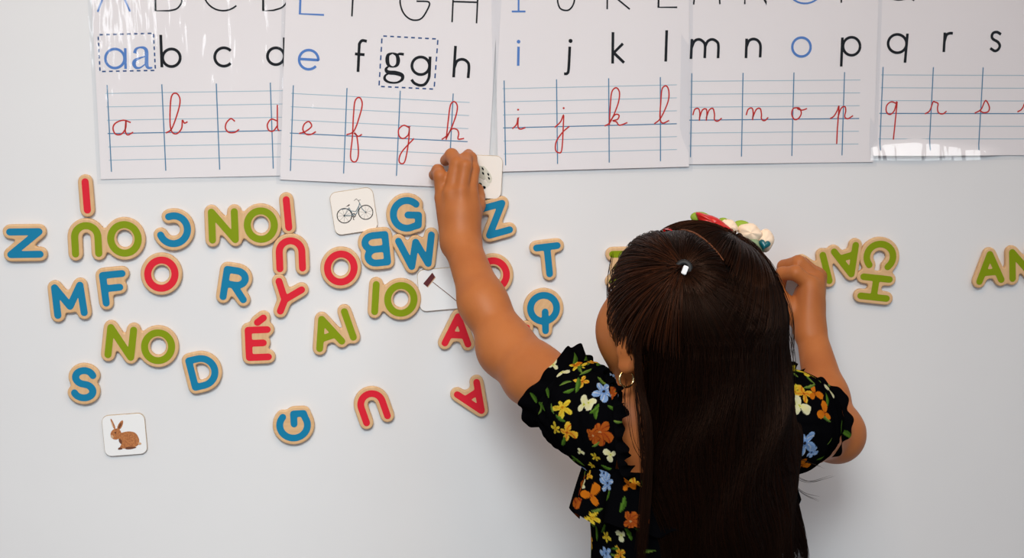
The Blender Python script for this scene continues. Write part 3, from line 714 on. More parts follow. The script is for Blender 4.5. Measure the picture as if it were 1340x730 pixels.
# left hand: (px, py, depth)
q = lambda *a: at(*a)
KN = {'pinky': q(579, 259, -.044), 'ring': q(590, 253, -.053), 'middle': q(603, 250, -.056), 'index': q(615, 253, -.050)}
for nm, r0 in (('pinky', .0102), ('ring', .0108), ('middle', .0108), ('index', .0104)):
    wq = WRL + (KN[nm] - (KN['ring'] + KN['middle']) / 2) * .45
    B.cone(wq, KN[nm], .0140, r0 - .0015, .005)
B.ell(q(602, 276, -.050), np.array([RGT, np.cross(UPV, RGT) * -1, UPV]), (.0200, .0105, .026), .008)
B.cone(WRL, q(603, 285, -.055), .0185, .016, .012)
B.chain([KN['pinky'], q(576, 230, -.043), q(573, 223, -.030), q(568, 229, -.018)], [.0076, .0073, .0066, .0060], .0022)
B.chain([KN['ring'], q(598, 214, -.044), q(591, 203, -.030), q(583, 210, -.016)], [.0080, .0079, .0072, .0062], .0022)
B.chain([KN['middle'], q(608.5, 217, -.050), q(610, 207, -.034), q(609, 206, -.016)], [.0080, .0075, .0068, .0060], .0020)
B.chain([KN['index'], q(618.5, 222, -.036), q(616, 207, -.024), q(613, 202, -.0135)], [.0080, .0074, .0067, .0060], .0020)
B.chain([q(616, 280, -.044), q(624, 268, -.030), q(625, 257, -.018), q(625, 248, -.0125)], [.0125, .0092, .0080, .0068], .005)
# right arm and hand
fb = ELR * .66 + WRR * .34
limb([SHR, ELR * .5 + SHR * .5, ELR, fb, WRR], [.034, .032, .0272, .0225, .0155])
B.ell(ELR + np.array([.003, -.002, -.002]), WX, (.0265, .027, .027), .012)
KR = {'index': q(1060, 372, -.068), 'middle': q(1068, 364, -.056), 'ring': q(1070, 362, -.042), 'pinky': q(1070, 366, -.030)}
for nm in KR:
    wq = WRR + (KR[nm] - (KR['ring'] + KR['middle']) / 2) * .40
    B.cone(wq, KR[nm], .0130, .0102, .006)
B.cone(WRR, q(1055, 402, -.062), .0155, .0160, .010)
B.ell(q(1055, 396, -.058), WX, (.0140, .022, .024), .010)
B.chain([KR['index'], q(1041, 357, -.068), q(1024, 358, -.056), q(1020, 374, -.044)], [.0086, .0082, .0074, .0064], .0020)
B.chain([KR['middle'], q(1045, 344, -.054), q(1026, 349, -.038), q(1021, 362, -.022)], [.0088, .0084, .0076, .0066], .0020)
B.chain([KR['ring'], q(1050, 346, -.036), q(1036, 347, -.024), q(1026, 356, -.016)], [.0088, .0082, .0074, .0064], .0035)
B.chain([KR['pinky'], q(1056, 352, -.022), q(1045, 350, -.015), q(1037, 356, -.014)], [.0080, .0074, .0068, .0060], .0035)
B.chain([q(1042, 414, -.070), q(1029, 398, -.066), q(1020, 386, -.056), q(1018, 378, -.048)], [.0115, .0098, .0084, .0068], .005)
BV, BF = B.mesh()
# hips, legs and feet below the dress, same mesh
G = Field((TOR[0] - .14, TOR[1] - .12, -.01), (TOR[0] + .14, TOR[1] + .16, .72), .004)
G.ell((TOR[0], TOR[1], .62), WX, (.090, .068, .13), .03)
for s in (-1, 1):
    x = TOR[0] + s * .048
    G.cone((x, TOR[1], .56), (x, TOR[1] + .006, .30), .052, .038, .03)
    G.cone((x, TOR[1] + .006, .30), (x, TOR[1] - .006, .20), .036, .036, .02)
    G.cone((x, TOR[1] - .006, .20), (x, TOR[1], .055), .036, .024, .02)
    G.ell((x, TOR[1] + .045, .026), WX, (.028, .075, .026), .02)
GV, GF = G.mesh()
body = data_obj('body', np_mesh('body', np.concatenate([BV, GV]), np.concatenate([BF, GF + len(BV)])), M_skin, None, True)
child(body)
for s in (-1, 1):                                     # shoes
    x = TOR[0] + s * .048; u = np.linspace(0, 2 * math.pi, 24, endpoint=False); V = []
    for zz, sc in ((0, 1.0), (.012, 1.03), (.03, .98), (.046, .80), (.052, .55)):
        V += [(x + .036 * sc * math.cos(a), TOR[1] + .042 + .086 * sc * math.sin(a), zz + .001) for a in u]
    F = [(r * 24 + k, r * 24 + (k + 1) % 24, (r + 1) * 24 + (k + 1) % 24, (r + 1) * 24 + k) for r in range(4) for k in range(24)] + [tuple(range(23, -1, -1)), tuple(range(96, 120))]
    child(mesh_obj('shoe', V, F, M_black, None, True))
M_eye = mat('eye white', (.8, .8, .78), .2); M_iris = mat('dark iris', (.03, .015, .008), .15)
def uvsphere(c, r, nu=16, nv=9, sc=(1, 1, 1), ax=None):
    ax = np.eye(3) if ax is None else ax; V, F = [], []
    for j in range(nv):
        p = math.pi * j / (nv - 1)
        for i in range(nu):
            a = 2 * math.pi * i / nu; l = np.array([math.sin(p) * math.cos(a) * sc[0], math.sin(p) * math.sin(a) * sc[1], math.cos(p) * sc[2]]) * r
            V.append(np.array(c) + l @ ax)
    F = [(j * nu + i, (j + 1) * nu + i, (j + 1) * nu + (i + 1) % nu, j * nu + (i + 1) % nu) for j in range(nv - 1) for i in range(nu)]
    return V, F
for s in (1, -1):
    e = child(mesh_obj('eye', *uvsphere(hp(s * .029, .0715, -.002), .011), M_eye, None, True))
    child(mesh_obj('iris', *uvsphere(hp(s * .029, .0790, -.002), .0050), M_iris, None, True))

# ------------------------------------------------------------------ dress
def to_grid(V):                                       # V (nu,nv,3)
    return V.reshape(-1, 3)
def sm(a, b, x):
    t = np.clip((x - a) / (b - a), 0, 1); return t * t * (3 - 2 * t)
def frame_from(d, upv):
    d = d / np.linalg.norm(d); a = np.cross(d, upv); a /= np.linalg.norm(a); b = np.cross(a, d); return d, a, b
DRESS = []
def cloth(name, V, closed, parent=None):
    nu, nv = V.shape[:2]
    me = np_mesh(name, V.reshape(-1, 3), grid_faces(nu, nv, closed))
    o = data_obj(name, me, M_dress, None, True)
    DRESS.append(o)
    return o
def wob(a, b, seed):                                  # smooth pseudo-noise
    r = np.random.RandomState(seed); s = 0
    for k in range(7):
        f1, f2 = r.uniform(1, 3 + k), r.uniform(1, 3 + k); s = s + np.sin(a * round(f1) + b * f2 + r.uniform(0, 6.3)) / (1.3 + k * .5)
    return s / 2.2

zt, zb = at(800, 626, -.31)[2], .34                    # bodice top, skirt hem
# bodice and skirt: one tube
nu, nv = 520, 380
ph = np.linspace(0, 2 * math.pi, nu, endpoint=False)[:, None]; t = np.linspace(0, 1, nv)[None, :] ** 1.6
z = zt - .002 + (zb - zt) * t
flare = sm(.30, 1.0, t)
rx = .0965 - .004 * sm(0, .15, t) + .075 * flare; ry = .071 + .085 * flare
fold = 1 + flare * .06 * np.sin(ph * 15 + 1.1 * np.sin(ph * 2)) + .012 * wob(ph, t * 9, 3)
zz = z + (.012 * np.maximum(np.cos(ph + math.pi / 2), -.3) - .006) * (1 - sm(0, .2, t))
V = np.stack([TOR[0] - .001 + rx * fold * np.cos(ph), TOR[1] + ry * fold * np.sin(ph), zz + 0 * ph], -1)
dress = child(cloth('dress', V, True))
# ruffle layer round the chest and back, free lower hem
nu, nv = 560, 90
ph = np.linspace(0, 2 * math.pi, nu, endpoint=False)[:, None]; t = np.linspace(0, 1, nv)[None, :]
left = np.cos(ph - math.pi)
wave = .5 * np.sin(ph * 17 + .8 * np.sin(3 * ph)) + .5 * np.sin(ph * 11 + 1.7)
rx = .0985 + .013 * t ** .8 + .008 * t * wave; ry = .0735 + .010 * t ** .8 + .006 * t * wave
z = zt + .004 - .052 * t + .004 * wave * (1 - t) * .6 + .007 * t * wave + .004 * np.sin(ph * 2)
V = np.stack([TOR[0] - .001 + rx * np.cos(ph), TOR[1] + ry * np.sin(ph), z + 0 * ph], -1)
ruf = cloth('back_ruffle', V, True)
# puff sleeves
def sleeve(name, A, Bc, prof, frill, seed, up, d0):
    d, a, b = frame_from(Bc - A, up); L = np.linalg.norm(Bc - A)
    nu, nv = 380, 190
    ph = np.linspace(0, 2 * math.pi, nu, endpoint=False)[:, None]; t = np.linspace(0, 1, nv)[None, :]
    r = np.interp(t, [p[0] for p in prof], [p[1] for p in prof])
    for _ in range(3): r = np.convolve(np.pad(r[0], 6, mode='edge'), np.ones(13) / 13, 'valid')[None, :]
    puff = np.exp(-((t - .5) / .33) ** 2)
    gather = np.sin(ph * 19 + 2 * np.sin(ph * 2)) * (sm(.55, .92, t) + sm(.4, .0, t))
    r = r * (1 + .045 * puff * wob(ph, t * 5, seed) + .022 * gather + .020 * wob(ph * 2, t * 9, seed + 1) + .010 * wob(ph * 4, t * 17, seed + 2))
    C = A + d * (t[..., None] * L)
    a0 = d0 / np.linalg.norm(d0); b_0 = np.cross(np.cross(a0, up), a0); b_0 /= np.linalg.norm(b_0); a_0 = np.cross(a0, b_0) 
    if a_0 @ a < 0: a_0 = -a_0
    w_ = sm(0, .75, t)[..., None]; At = a_0 * (1 - w_) + a * w_; Bt = b_0 * (1 - w_) + b * w_
    V = C + At * (r * np.cos(ph))[..., None] + Bt * (r * np.sin(ph))[..., None]
    o = cloth(name, V, True)
    # frill beyond the elastic
    nv = 46; t = np.linspace(0, 1, nv)[None, :]; r0 = prof[-1][1]
    wv = np.sin(ph * 9 + 1.4 * np.sin(ph * 2 + seed)) * .6 + .4 * np.sin(ph * 14 + seed)
    r = r0 - .001 + frill * t ** .8 + frill * .45 * t * wv
    C = A + d * ((L + .013 * t * (1 + .35 * np.cos(ph * 3 + seed)))[..., None])
    V = C + a * (r * np.cos(ph))[..., None] + b * (r * np.sin(ph))[..., None]
    f = cloth('cuff_frill', V, True)
    return o, f
A1, B1 = at(808, 570, -.275), at(740, 516, -.228)
sl, fl = sleeve('sleeve', A1, B1, [(0, .0430), (.10, .0465), (.32, .0490), (.62, .0480), (.86, .0440), (1, .0390)], .0085, 5, np.array([0, -1, .2]), np.array([-1, .15, .10]))
A2, B2 = at(1000, 552, -.310), at(1058, 550, -.215)
sr, fr_ = sleeve('sleeve', A2, B2, [(0, .026), (.12, .040), (.36, .0525), (.64, .0505), (.88, .0420), (1, .0345)], .0085, 9, np.array([0, -.3, 1.]), B2 - A2)
# shoulder ruffle: ribbon from the sleeve top over the shoulder and down the open back
def ruffle(name, pts, nrm, width, seed, nw=11):
    P = catmull(pts, 60); n = len(P); s = np.linspace(0, 1, n)
    nrm = np.array(nrm, float); Nn = np.stack([np.interp(s, np.linspace(0, 1, len(nrm)), nrm[:, k]) for k in range(3)], 1); Nn /= np.linalg.norm(Nn, axis=1)[:, None]
    T = np.gradient(P, axis=0); T /= np.linalg.norm(T, axis=1)[:, None]; Bn = np.cross(T, Nn)
    m = 24; w = np.linspace(0, 1, m)
    wv = np.sin(s * nw * 6.283 + 1.3 * np.sin(s * 9 + seed)); seed = seed + 1.2 * np.sin(s * 17)
    ed = 1 + .26 * np.sin(s * nw * 6.283 * .5 + seed) + .12 * np.sin(s * nw * 8 + 2 * seed)
    V = P[:, None] + Nn[:, None] * (w[None, :, None] * width * ed[:, None, None]) + Bn[:, None] * (w[None, :, None] * width * .42 * wv[:, None, None])
    return cloth(name, V, False)
r1 = ruffle('shoulder_ruffle', [at(766, 496, -.250), at(788, 500, -.272), at(800, 520, -.300), at(803, 550, -.322), at(806, 590, -.330), at(814, 622, -.336), at(845, 640, -.340)],
            [(-.3, .1, 1), (.15, -.1, 1), (.6, -.2, .8), (1, -.3, .3), (1, -.35, .1), (.8, -.4, .5), (.2, -.4, 1)], .0110, 2, 12)
r2 = ruffle('shoulder_ruffle', [at(1045, 495, -.265), at(1020, 495, -.290), at(998, 530, -.318), at(985, 590, -.33), at(975, 632, -.338)],
            [(.3, .1, 1), (-.15, -.1, 1), (-.6, -.2, .8), (-1, -.3, .3), (-.5, -.3, .6)], .0125, 4, 10)
for o in (ruf, sl, fl, sr, fr_, r1, r2):
    o.parent = dress; o.matrix_parent_inverse = Matrix.Translation((-float(HC[0]), .27, 0))
    if o is fl: o.parent = sl
    if o is fr_: o.parent = sr
for o in DRESS:                                       # all vertices are in world coordinates: cancel parents
    o.matrix_parent_inverse = Matrix.Translation((-float(HC[0]), .27, 0)) if o is dress else Matrix.Identity(4)

# flower print, painted as vertex colours in the cloth's own surface
def petals(nP, sharp, fill, inner, outer, centre, tipw=None):
    def f(x, y, ang):
        r = np.hypot(x, y); th = np.arctan2(y, x) + ang
        e = (fill + (1 - fill) * np.abs(np.cos(th * nP / 2)) ** sharp) * (1 + .20 * np.sin(th + ang * 5) + .13 * np.sin(3 * th + ang * 7))
        m = r < e
        k = np.clip(r / np.maximum(e, 1e-3), 0, 1)[:, None]
        col = np.array(inner) * (1 - k) + np.array(outer) * k
        if tipw is not None:
            vein = (np.abs(np.sin(th * nP / 2 * 2 + 3 * r)) > .93) & (r > .3); col[vein] = tipw
        col[r < .13] = centre
        return m, col
    return f
def leaf(colA, colB, wd=.30):
    def f(x, y, ang):
        c, s_ = math.cos(ang), math.sin(ang); u, v = x * c + y * s_, -x * s_ + y * c
        m = (np.abs(u) < 1) & (np.abs(v - .15 * u * u) < wd * (1 - u * u) ** .8)
        col = np.where((v > .15 * u * u)[:, None], np.array(colA), np.array(colB)); return m, col
    return f
KIND = {
 'yel': petals(5, 1.1, .20, (.75, .42, .02), (.85, .68, .06), (.55, .22, .01), (.70, .40, .02)),
 'lily': petals(4, 1.1, .22, (.70, .20, .01), (.85, .55, .05), (.40, .08, .01), (.65, .14, .01)),
 'blue': petals(5, .8, .30, (.16, .30, .62), (.30, .48, .80), (.02, .02, .03), (.62, .70, .80)),
 'pop': petals(5, .6, .45, (.34, .055, .010), (.50, .12, .015), (.55, .30, .12), (.28, .04, .01)),
 'ora': petals(3, 1.3, .12, (.60, .16, .01), (.72, .20, .012), (.40, .08, .01)),
 'cre': petals(3, .9, .20, (.85, .80, .30), (.85, .83, .55), (.55, .60, .05)),
 'leaf': leaf((.10, .22, .025), (.055, .13, .015)), 'lea2': leaf((.20, .30, .05), (.09, .17, .03), .2),
}
BG = np.array([.0020, .0020, .0026])
VC = {}
for o in DRESS:
    n = len(o.data.vertices); co = np.empty(n * 3, np.float32); o.data.vertices.foreach_get('co', co)
    no = np.empty(n * 3, np.float32); o.data.vertices.foreach_get('normal', no)
    co, no = co.reshape(-1, 3), no.reshape(-1, 3)
    if ((co - co.mean(0)) * no).sum(1).mean() < 0: no = -no
    VC[o.name] = [co, no, np.tile(BG, (n, 1))]
def bvh_of(o):
    q = np.empty(len(o.data.polygons) * 4, np.int32); o.data.polygons.foreach_get('vertices', q)
    return BVHTree.FromPolygons(VC[o.name][0].tolist(), q.reshape(-1, 4).tolist())
BV_ = {o.name: bvh_of(o) for o in DRESS}
def stamp(name, p, nrm, kind, R, ang):
    co, no, col = VC[name]
    dlt = co - p; near = np.where((np.einsum('ij,ij->i', dlt, dlt) < (R * 1.15) ** 2) & (no @ nrm > .15))[0]
    if not len(near): return
    a = np.cross(nrm, UPV); a /= np.linalg.norm(a) + 1e-9; a = -a; b = np.cross(nrm, a); 
    if b @ UPV < 0: b = -b
    x, y = dlt[near] @ a / R, dlt[near] @ b / R
    m, c = KIND[kind](x, y, ang); c = np.array(c) * .60; col[near[m]] = c[m]
def print_px(px, py, kind, rpx, ang=0):
    d = ray(px, py); best = None
    for o in DRESS:
        h = BV_[o.name].ray_cast(Vector(CAM), Vector(d))
        if h[0] is not None and (best is None or h[3] < best[1][3]): best = (o.name, h)
    if best is None: return
    n = np.array(best[1][1]); 
    if n @ d > 0: n = -n
    nm = best[0]; p = np.array(best[1][0])
    if (VC[nm][1][np.argmin(((VC[nm][0] - p) ** 2).sum(1))] @ n) < 0: VC[nm][1] *= -1
    stamp(nm, p, n, kind, rpx * .80 * best[1][3] / FPX, ang)
# scattered print everywhere first (sides and front that the photograph does not show)
for o in DRESS:
    co, no, col = VC[o.name]; ar = np.empty(len(o.data.polygons), np.float32); o.data.polygons.foreach_get('area', ar); area_ = float(ar.sum())
    for k in range(int(area_ / .00042)):
        i = nrs.randint(len(co)); back = no[i][1] < -.1
        kd = ['leaf', 'lea2', 'leaf', 'lea2', 'ora', 'yel', 'cre', 'lily', 'blue', 'pop'][nrs.randint(10 if not back else 5)]
        if back and nrs.rand() < .72: continue
        stamp(o.name, co[i].astype(float), no[i].astype(float), kd, {'leaf': .008, 'lea2': .008, 'ora': .009, 'yel': .011, 'cre': .010, 'lily': .012, 'blue': .013, 'pop': .014}[kd] * nrs.uniform(.75, 1.1), nrs.uniform(0, 6.3))
for a in [
 (710, 485, 'lily', 19, .4), (724, 477, 'cre', 11, 1.0), (735, 487, 'cre', 12, 2.2), (752, 478, 'ora', 12, .3), (760, 480, 'leaf', 9, .6), (699, 520, 'leaf', 11, 2.0), (716, 512, 'leaf', 12, 2.2),
 (745, 512, 'leaf', 10, .4), (775, 474, 'lily', 11, 0), (768, 486, 'lea2', 14, .5), (762, 499, 'lily', 13, 1.6), (757, 503, 'leaf', 15, 1.5), (790, 512, 'blue', 22, .3), (800, 517, 'pop', 12, 1),
 (736, 533, 'yel', 17, .5), (764, 529, 'cre', 15, .2), (770, 527, 'cre', 12, 1.4), (778, 537, 'leaf', 10, .7), (801, 534, 'leaf', 9, -.5), (722, 535, 'lea2', 10, -1.0),
 (733, 548, 'leaf', 10, -.6), (727, 561, 'yel', 11, .9), (742, 566, 'lily', 17, .2), (738, 578, 'leaf', 12, .9), (785, 566, 'pop', 21, .4), (776, 570, 'pop', 14, 1.3), (780, 582, 'lea2', 9, .6),
 (756, 603, 'leaf', 14, -1.0), (759, 591, 'cre', 7, .3), (779, 598, 'yel', 9, .2), (799, 595, 'cre', 12, 1.8), (775, 609, 'yel', 7, .9), (807, 613, 'pop', 10, .3), (793, 612, 'leaf', 10, -.4),
 (790, 619, 'blue', 12, .1), (795, 632, 'blue', 17, .9), (822, 634, 'ora', 13, .2), (833, 634, 'lily', 12, .8), (770, 622, 'lily', 8, .2), (763, 634, 'cre', 10, .8), (774, 648, 'ora', 19, 1.1),
 (796, 648, 'leaf', 10, 1.3), (816, 660, 'leaf', 14, 1.3), (775, 677, 'yel', 13, .4), (782, 668, 'lea2', 12, .3), (825, 682, 'pop', 17, .2), (840, 680, 'pop', 10, .2), (781, 697, 'leaf', 14, 1.5),
 (768, 700, 'ora', 16, 1.5), (769, 716, 'lily', 13, 1.6), (793, 702, 'yel', 10, .3), (790, 692, 'leaf', 10, .9), (813, 700, 'cre', 11, 1.7), (793, 724, 'blue', 15, .6), (812, 725, 'lily', 13, .9), (805, 718, 'leaf', 8, .2),
 (1040, 512, 'yel', 15, .2), (1052, 515, 'lily', 17, .1), (1066, 514, 'ora', 15, .4), (1046, 531, 'cre', 18, .3), (1040, 527, 'cre', 12, 1.6), (1079, 540, 'ora', 18, .9), (1053, 580, 'blue', 23, .45), (1062, 592, 'blue', 12, .2),
 (1043, 486, 'leaf', 10, -1.0), (1060, 506, 'lea2', 14, .3), (1083, 523, 'leaf', 12, 1.2), (1036, 484, 'yel', 9, .2), (1026, 543, 'pop', 10, .2), (1029, 552, 'leaf', 8, .3), (1036, 600, 'yel', 13, .1), (1050, 608, 'ora', 14, .2),
 (1024, 597, 'yel', 11, .5), (1036, 612, 'pop', 13, .3), (1085, 503, 'lea2', 9, .9), (1086, 578, 'lea2', 8, .8), (1074, 600, 'leaf', 8, .4),
 (940, 660, 'lily', 13, .6), (985, 680, 'ora', 15, 1.4), (935, 715, 'pop', 13, .2), (900, 690, 'yel', 12, .2), (880, 725, 'blue', 10, .2), (1000, 720, 'lily', 10, .2)]:
    print_px(*a)
for o in DRESS:
    col = VC[o.name][2]; at_ = o.data.color_attributes.new('print', 'FLOAT_COLOR', 'POINT')
    at_.data.foreach_set('color', np.c_[col, np.ones(len(col))].astype(np.float32).ravel())

# ------------------------------------------------------------------ hair
def skull(dirv, k=1.0):                               # direction (n,3) from the skull centre -> hair surface
    d = dirv / np.linalg.norm(dirv, axis=-1, keepdims=True)
    hl = np.stack([d @ Lt, d @ Fd, d @ Ud], -1)
    r = 1 / np.sqrt((hl[..., 0] / .0790) ** 2 + (hl[..., 1] / .0900) ** 2 + (hl[..., 2] / .0855) ** 2)
    return HC + np.array([.006, 0, .006]) + d * (r * k)[..., None]
def pix_dir(px, py, y):                               # direction of the hair surface under a pixel
    d = ray(px, py); c = HC + np.array([.006, 0, .006]); best = None
    for s in np.linspace(1.2, 1.75, 900):
        p = CAM + d * s; q_ = p - c; hl = np.array([q_ @ Lt, q_ @ Fd, q_ @ Ud])
        if (hl[0] / .0790) ** 2 + (hl[1] / .0900) ** 2 + (hl[2] / .0855) ** 2 <= 1: return q_ / np.linalg.norm(q_)
        m = np.sum((q_) ** 2)
        if best is None or m < best[0]: best = (m, q_)
    return best[1] / np.linalg.norm(best[1])
zend = at(900, 775, -.35)[2]
def fall(theta, s, depth=0.0):                        # loose hair: theta azimuth (0 = towards camera, + = right), s 0 crown .. 1 level of the ears .. 2 tips
    theta = np.asarray(theta, float); s = np.asarray(s, float)
    pol = np.radians(96) * np.clip(s, 0, 1)
    d = np.stack([np.sin(pol) * np.sin(theta), -np.sin(pol) * np.cos(theta), np.cos(pol)], -1)
    P = skull(d, 1.0 + depth)
    e = np.stack([np.sin(theta), -np.cos(theta), np.full_like(theta, -.105)], -1)
    E = skull(e, 1.0 + depth)
    t = np.clip(s - 1, 0, 1.2)
    k = sm(0, .42, t)
    cx, cy = HC[0] + .0270 + .004 * t, HC[1] - .040
    tq = np.interp(theta, np.radians([-43, 0, 60, 150]), np.radians([-88, -22, 55, 150]))
    Q = np.stack([cx + (.0715 + depth * .05) * np.sin(tq), cy - .052 * np.cos(tq) * (1 + depth), np.zeros_like(theta)], -1)
    z = E[..., 2] + (zend - E[..., 2]) * t
    Hh = E * (1 - k)[..., None] + Q * k[..., None]; Hh[..., 2] = z
    Hh[..., 0] += .005 * k * np.sin(t * 7 + 1.0) + .004 * k * np.sin(t * 13 + theta * 6)
    Hh[..., 1] += .003 * k * np.sin(t * 11 + theta * 9)
    return np.where((s <= 1)[..., None], P, Hh)
# underlayer cap
nu, nv = 90, 60
th, s = np.meshgrid(np.radians(np.linspace(-44, 150, nu)), np.linspace(0.0, 1.58, nv), indexing='ij')
V = fall(th, s, -.05); hair = data_obj('hair', np_mesh('hair', V.reshape(-1, 3), grid_faces(nu, nv)), M_haircap, None, True); child(hair)
# scalp part of the underlayer: everything above the hair line
def hairline(az):                                     # polar limit by azimuth in head frame (0 = face)
    a = np.abs((az + math.pi) % (2 * math.pi) - math.pi)
    return np.radians(np.interp(np.degrees(a), [0, 30, 48, 58, 70, 88, 100, 130, 180], [52, 58, 74, 92, 106, 104, 98, 110, 118]))
nu, nv = 80, 24
az, f = np.meshgrid(np.linspace(0, 2 * math.pi, nu, endpoint=False), np.linspace(0.02, 1, nv), indexing='ij'); pl = hairline(az) * f
D = (np.sin(pl) * np.cos(az))[..., None] * Fd + (np.sin(pl) * np.sin(az))[..., None] * Lt + np.cos(pl)[..., None] * Ud
cap = data_obj('hair_cap', np_mesh('hair_cap', skull(D, .955).reshape(-1, 3), grid_faces(nu, nv, True)), M_haircap, None, True); child(cap); 
# strands
SV, SF, SCol, off = [], [], [], 0
def strand(P, r, col):
    global off
    P = np.asarray(P, float); n = len(P)
    T = np.gradient(P, axis=0); T /= np.linalg.norm(T, axis=1)[:, None] + 1e-9
    a = np.cross(T, [0.31, 0.9, 0.3]); a /= np.linalg.norm(a, axis=1)[:, None] + 1e-9; b = np.cross(T, a)
    rr = r * np.clip(np.minimum(np.linspace(0, 1, n) * 12 + .35, (1 - np.linspace(0, 1, n)) * 5 + .12), 0, 1)
    ring = [P + (a * math.cos(t) + b * math.sin(t)) * rr[:, None] for t in (0, 2.094, 4.189)]
    SV.append(np.stack(ring, 1).reshape(-1, 3)); i = np.arange(n - 1)[:, None] * 3
    F = np.concatenate([np.stack([i[:, 0] + k, i[:, 0] + (k + 1) % 3, i[:, 0] + 3 + (k + 1) % 3, i[:, 0] + 3 + k], 1) for k in range(3)])
    SF.append(F + off); off += 3 * n; SCol.append(np.tile(col, (3 * n, 1)))
def hcol():
    k = nrs.rand() ** 1.6; return np.array([.0040, .0018, .0012]) * (1 - k) + np.array([.028, .0080, .0030]) * k
def slerp(a, b, t):
    o = math.acos(np.clip(a @ b, -1, 1)); t = np.asarray(t)[:, None]
    if o < 1e-3: return a * (1 - t) + b * t
    return (np.sin((1 - t) * o) * a + np.sin(t * o) * b) / math.sin(o)
TIE1, TIE2 = pix_dir(895, 354, 0), pix_dir(958, 313, 0)
PART = [pix_dir(862, 297, 0), pix_dir(895, 303, 0), pix_dir(925, 318, 0), pix_dir(946, 342, 0)]
# loose fall over the back: locks of strands
for k in range(330):
    th0 = math.radians(nrs.uniform(-40, 140)); dp0 = nrs.uniform(-.035, .03); ln = nrs.uniform(1.80, 2.02) if th0 < .6 else nrs.uniform(1.72, 1.95); dr = nrs.normal(0, .10); c0 = hcol(); wl = nrs.normal(0, .20); ph0 = nrs.uniform(0, 6.3); s0 = nrs.uniform(.55, .75) if th0 < 1.1 else nrs.uniform(.05, .3)
    for j in range(24):
        th = th0 + nrs.normal(0, .085); s = np.linspace(s0 + nrs.uniform(-.08, .08), ln + nrs.normal(0, .05), 18)
        thv = th + dr * sm(1, 2, s) + .03 * np.sin(s * 5 + th * 9 + k) * sm(.9, 1.5, s)
        thv = th0 + (thv - th0) * (1 - .65 * sm(1.15, 2.0, s)) + wl * sm(1.1, 1.9, s) * np.sin(s * 4 + ph0)
        thv = np.maximum(thv, np.radians(-47))
        P = fall(thv, s, dp0 + nrs.normal(0, .008)); strand(P, nrs.uniform(.00022, .00042), c0 * nrs.uniform(.04, .24))
# left section combed to the first tie
def section(n, azr, tie, spread, f0, f1, lift):
    for k in range(n):
        a = math.radians(nrs.uniform(*azr)); plm = hairline(a) * nrs.uniform(f0, f1) ** .7
        d0 = (math.sin(plm) * math.cos(a)) * Fd + (math.sin(plm) * math.sin(a)) * Lt + math.cos(plm) * Ud
        e = tie + nrs.normal(0, spread, 3); e /= np.linalg.norm(e); t = np.linspace(0, 1, 20)
        if not keep(d0, tie): continue
        D = slerp(d0, e, t); bow = nrs.uniform(.004, lift)
        D = D + np.array([0, 0, -1]) * (.05 * np.sin(np.pi * t))[:, None]
        P = skull(D, 1.0) + (D / np.linalg.norm(D, axis=1)[:, None]) * (bow * np.sin(np.pi * t) ** .6)[:, None]
        strand(P, nrs.uniform(.00025, .00045), hcol() * 1.7)
pn = np.cross(PART[0], PART[-1]); pn /= np.linalg.norm(pn)
def keep(d, tie):                                     # same side of the parting as the tie
    return (d @ pn) * (tie @ pn) > 0
section(2300, (0, 125), TIE1, .018, .25, 1.0, .012)
section(1500, (-130, 30), TIE2, .016, .15, 1.0, .010)
def section2(n, tie, pts, lift):
    for k in range(n):
        i = nrs.randint(len(pts) - 1); u = nrs.rand(); d0 = pts[i] * (1 - u) + pts[i + 1] * u; d0 = d0 + nrs.normal(0, .012, 3); d0 /= np.linalg.norm(d0)
        e = tie + nrs.normal(0, .014, 3); t = np.linspace(0, 1, 14); D = slerp(d0, e / np.linalg.norm(e), t)
        P = skull(D, 1.0) + (D / np.linalg.norm(D, axis=1)[:, None]) * (nrs.uniform(.001, lift) * np.sin(np.pi * t) ** .6)[:, None]
        strand(P, nrs.uniform(.00025, .00045), hcol() * .6)
section2(900, TIE1, PART, .006)
section2(900, TIE1, [pix_dir(946, 342, 0), pix_dir(955, 375, 0), pix_dir(930, 395, 0), pix_dir(890, 395, 0)], .005)
section2(700, TIE1, [pix_dir(885, 390, 0), pix_dir(862, 385, 0), pix_dir(840, 402, 0), pix_dir(826, 430, 0)], .006)
section2(900, TIE2, PART + [pix_dir(1000, 400, 0)], .006)
section2(700, TIE2, [pix_dir(955, 365, 0), pix_dir(985, 400, 0), pix_dir(1015, 390, 0)], .006)
# tails hanging from the two ties
for tie, c0, n in ((TIE1, 0.05, 900), (TIE2, .80, 700)):
    p0 = skull(tie[None], 1.03)[0]
    for k in range(n):
        th = c0 + nrs.normal(0, .36); s = np.linspace(.80, 1.75 + nrs.uniform(0, .2), 20)
        dp = .03 + nrs.uniform(-.01, .03); s = np.linspace(1.0, 1.78 + nrs.uniform(0, .2), 16)
        P = fall(np.full(16, th) + .06 * np.sin(s * 5 + k * .05), s, dp); e = np.array([math.sin(th), -math.cos(th), -.105]); e /= np.linalg.norm(e)
        Q = skull(slerp(tie, e, np.linspace(0, 1, 9)[:-1]), 1.0) ; Q = HC + (Q - HC) * (1 + np.linspace(.02, dp, 8))[:, None]
        strand(np.vstack([Q, P]), nrs.uniform(.00025, .00045), hcol() * .24)
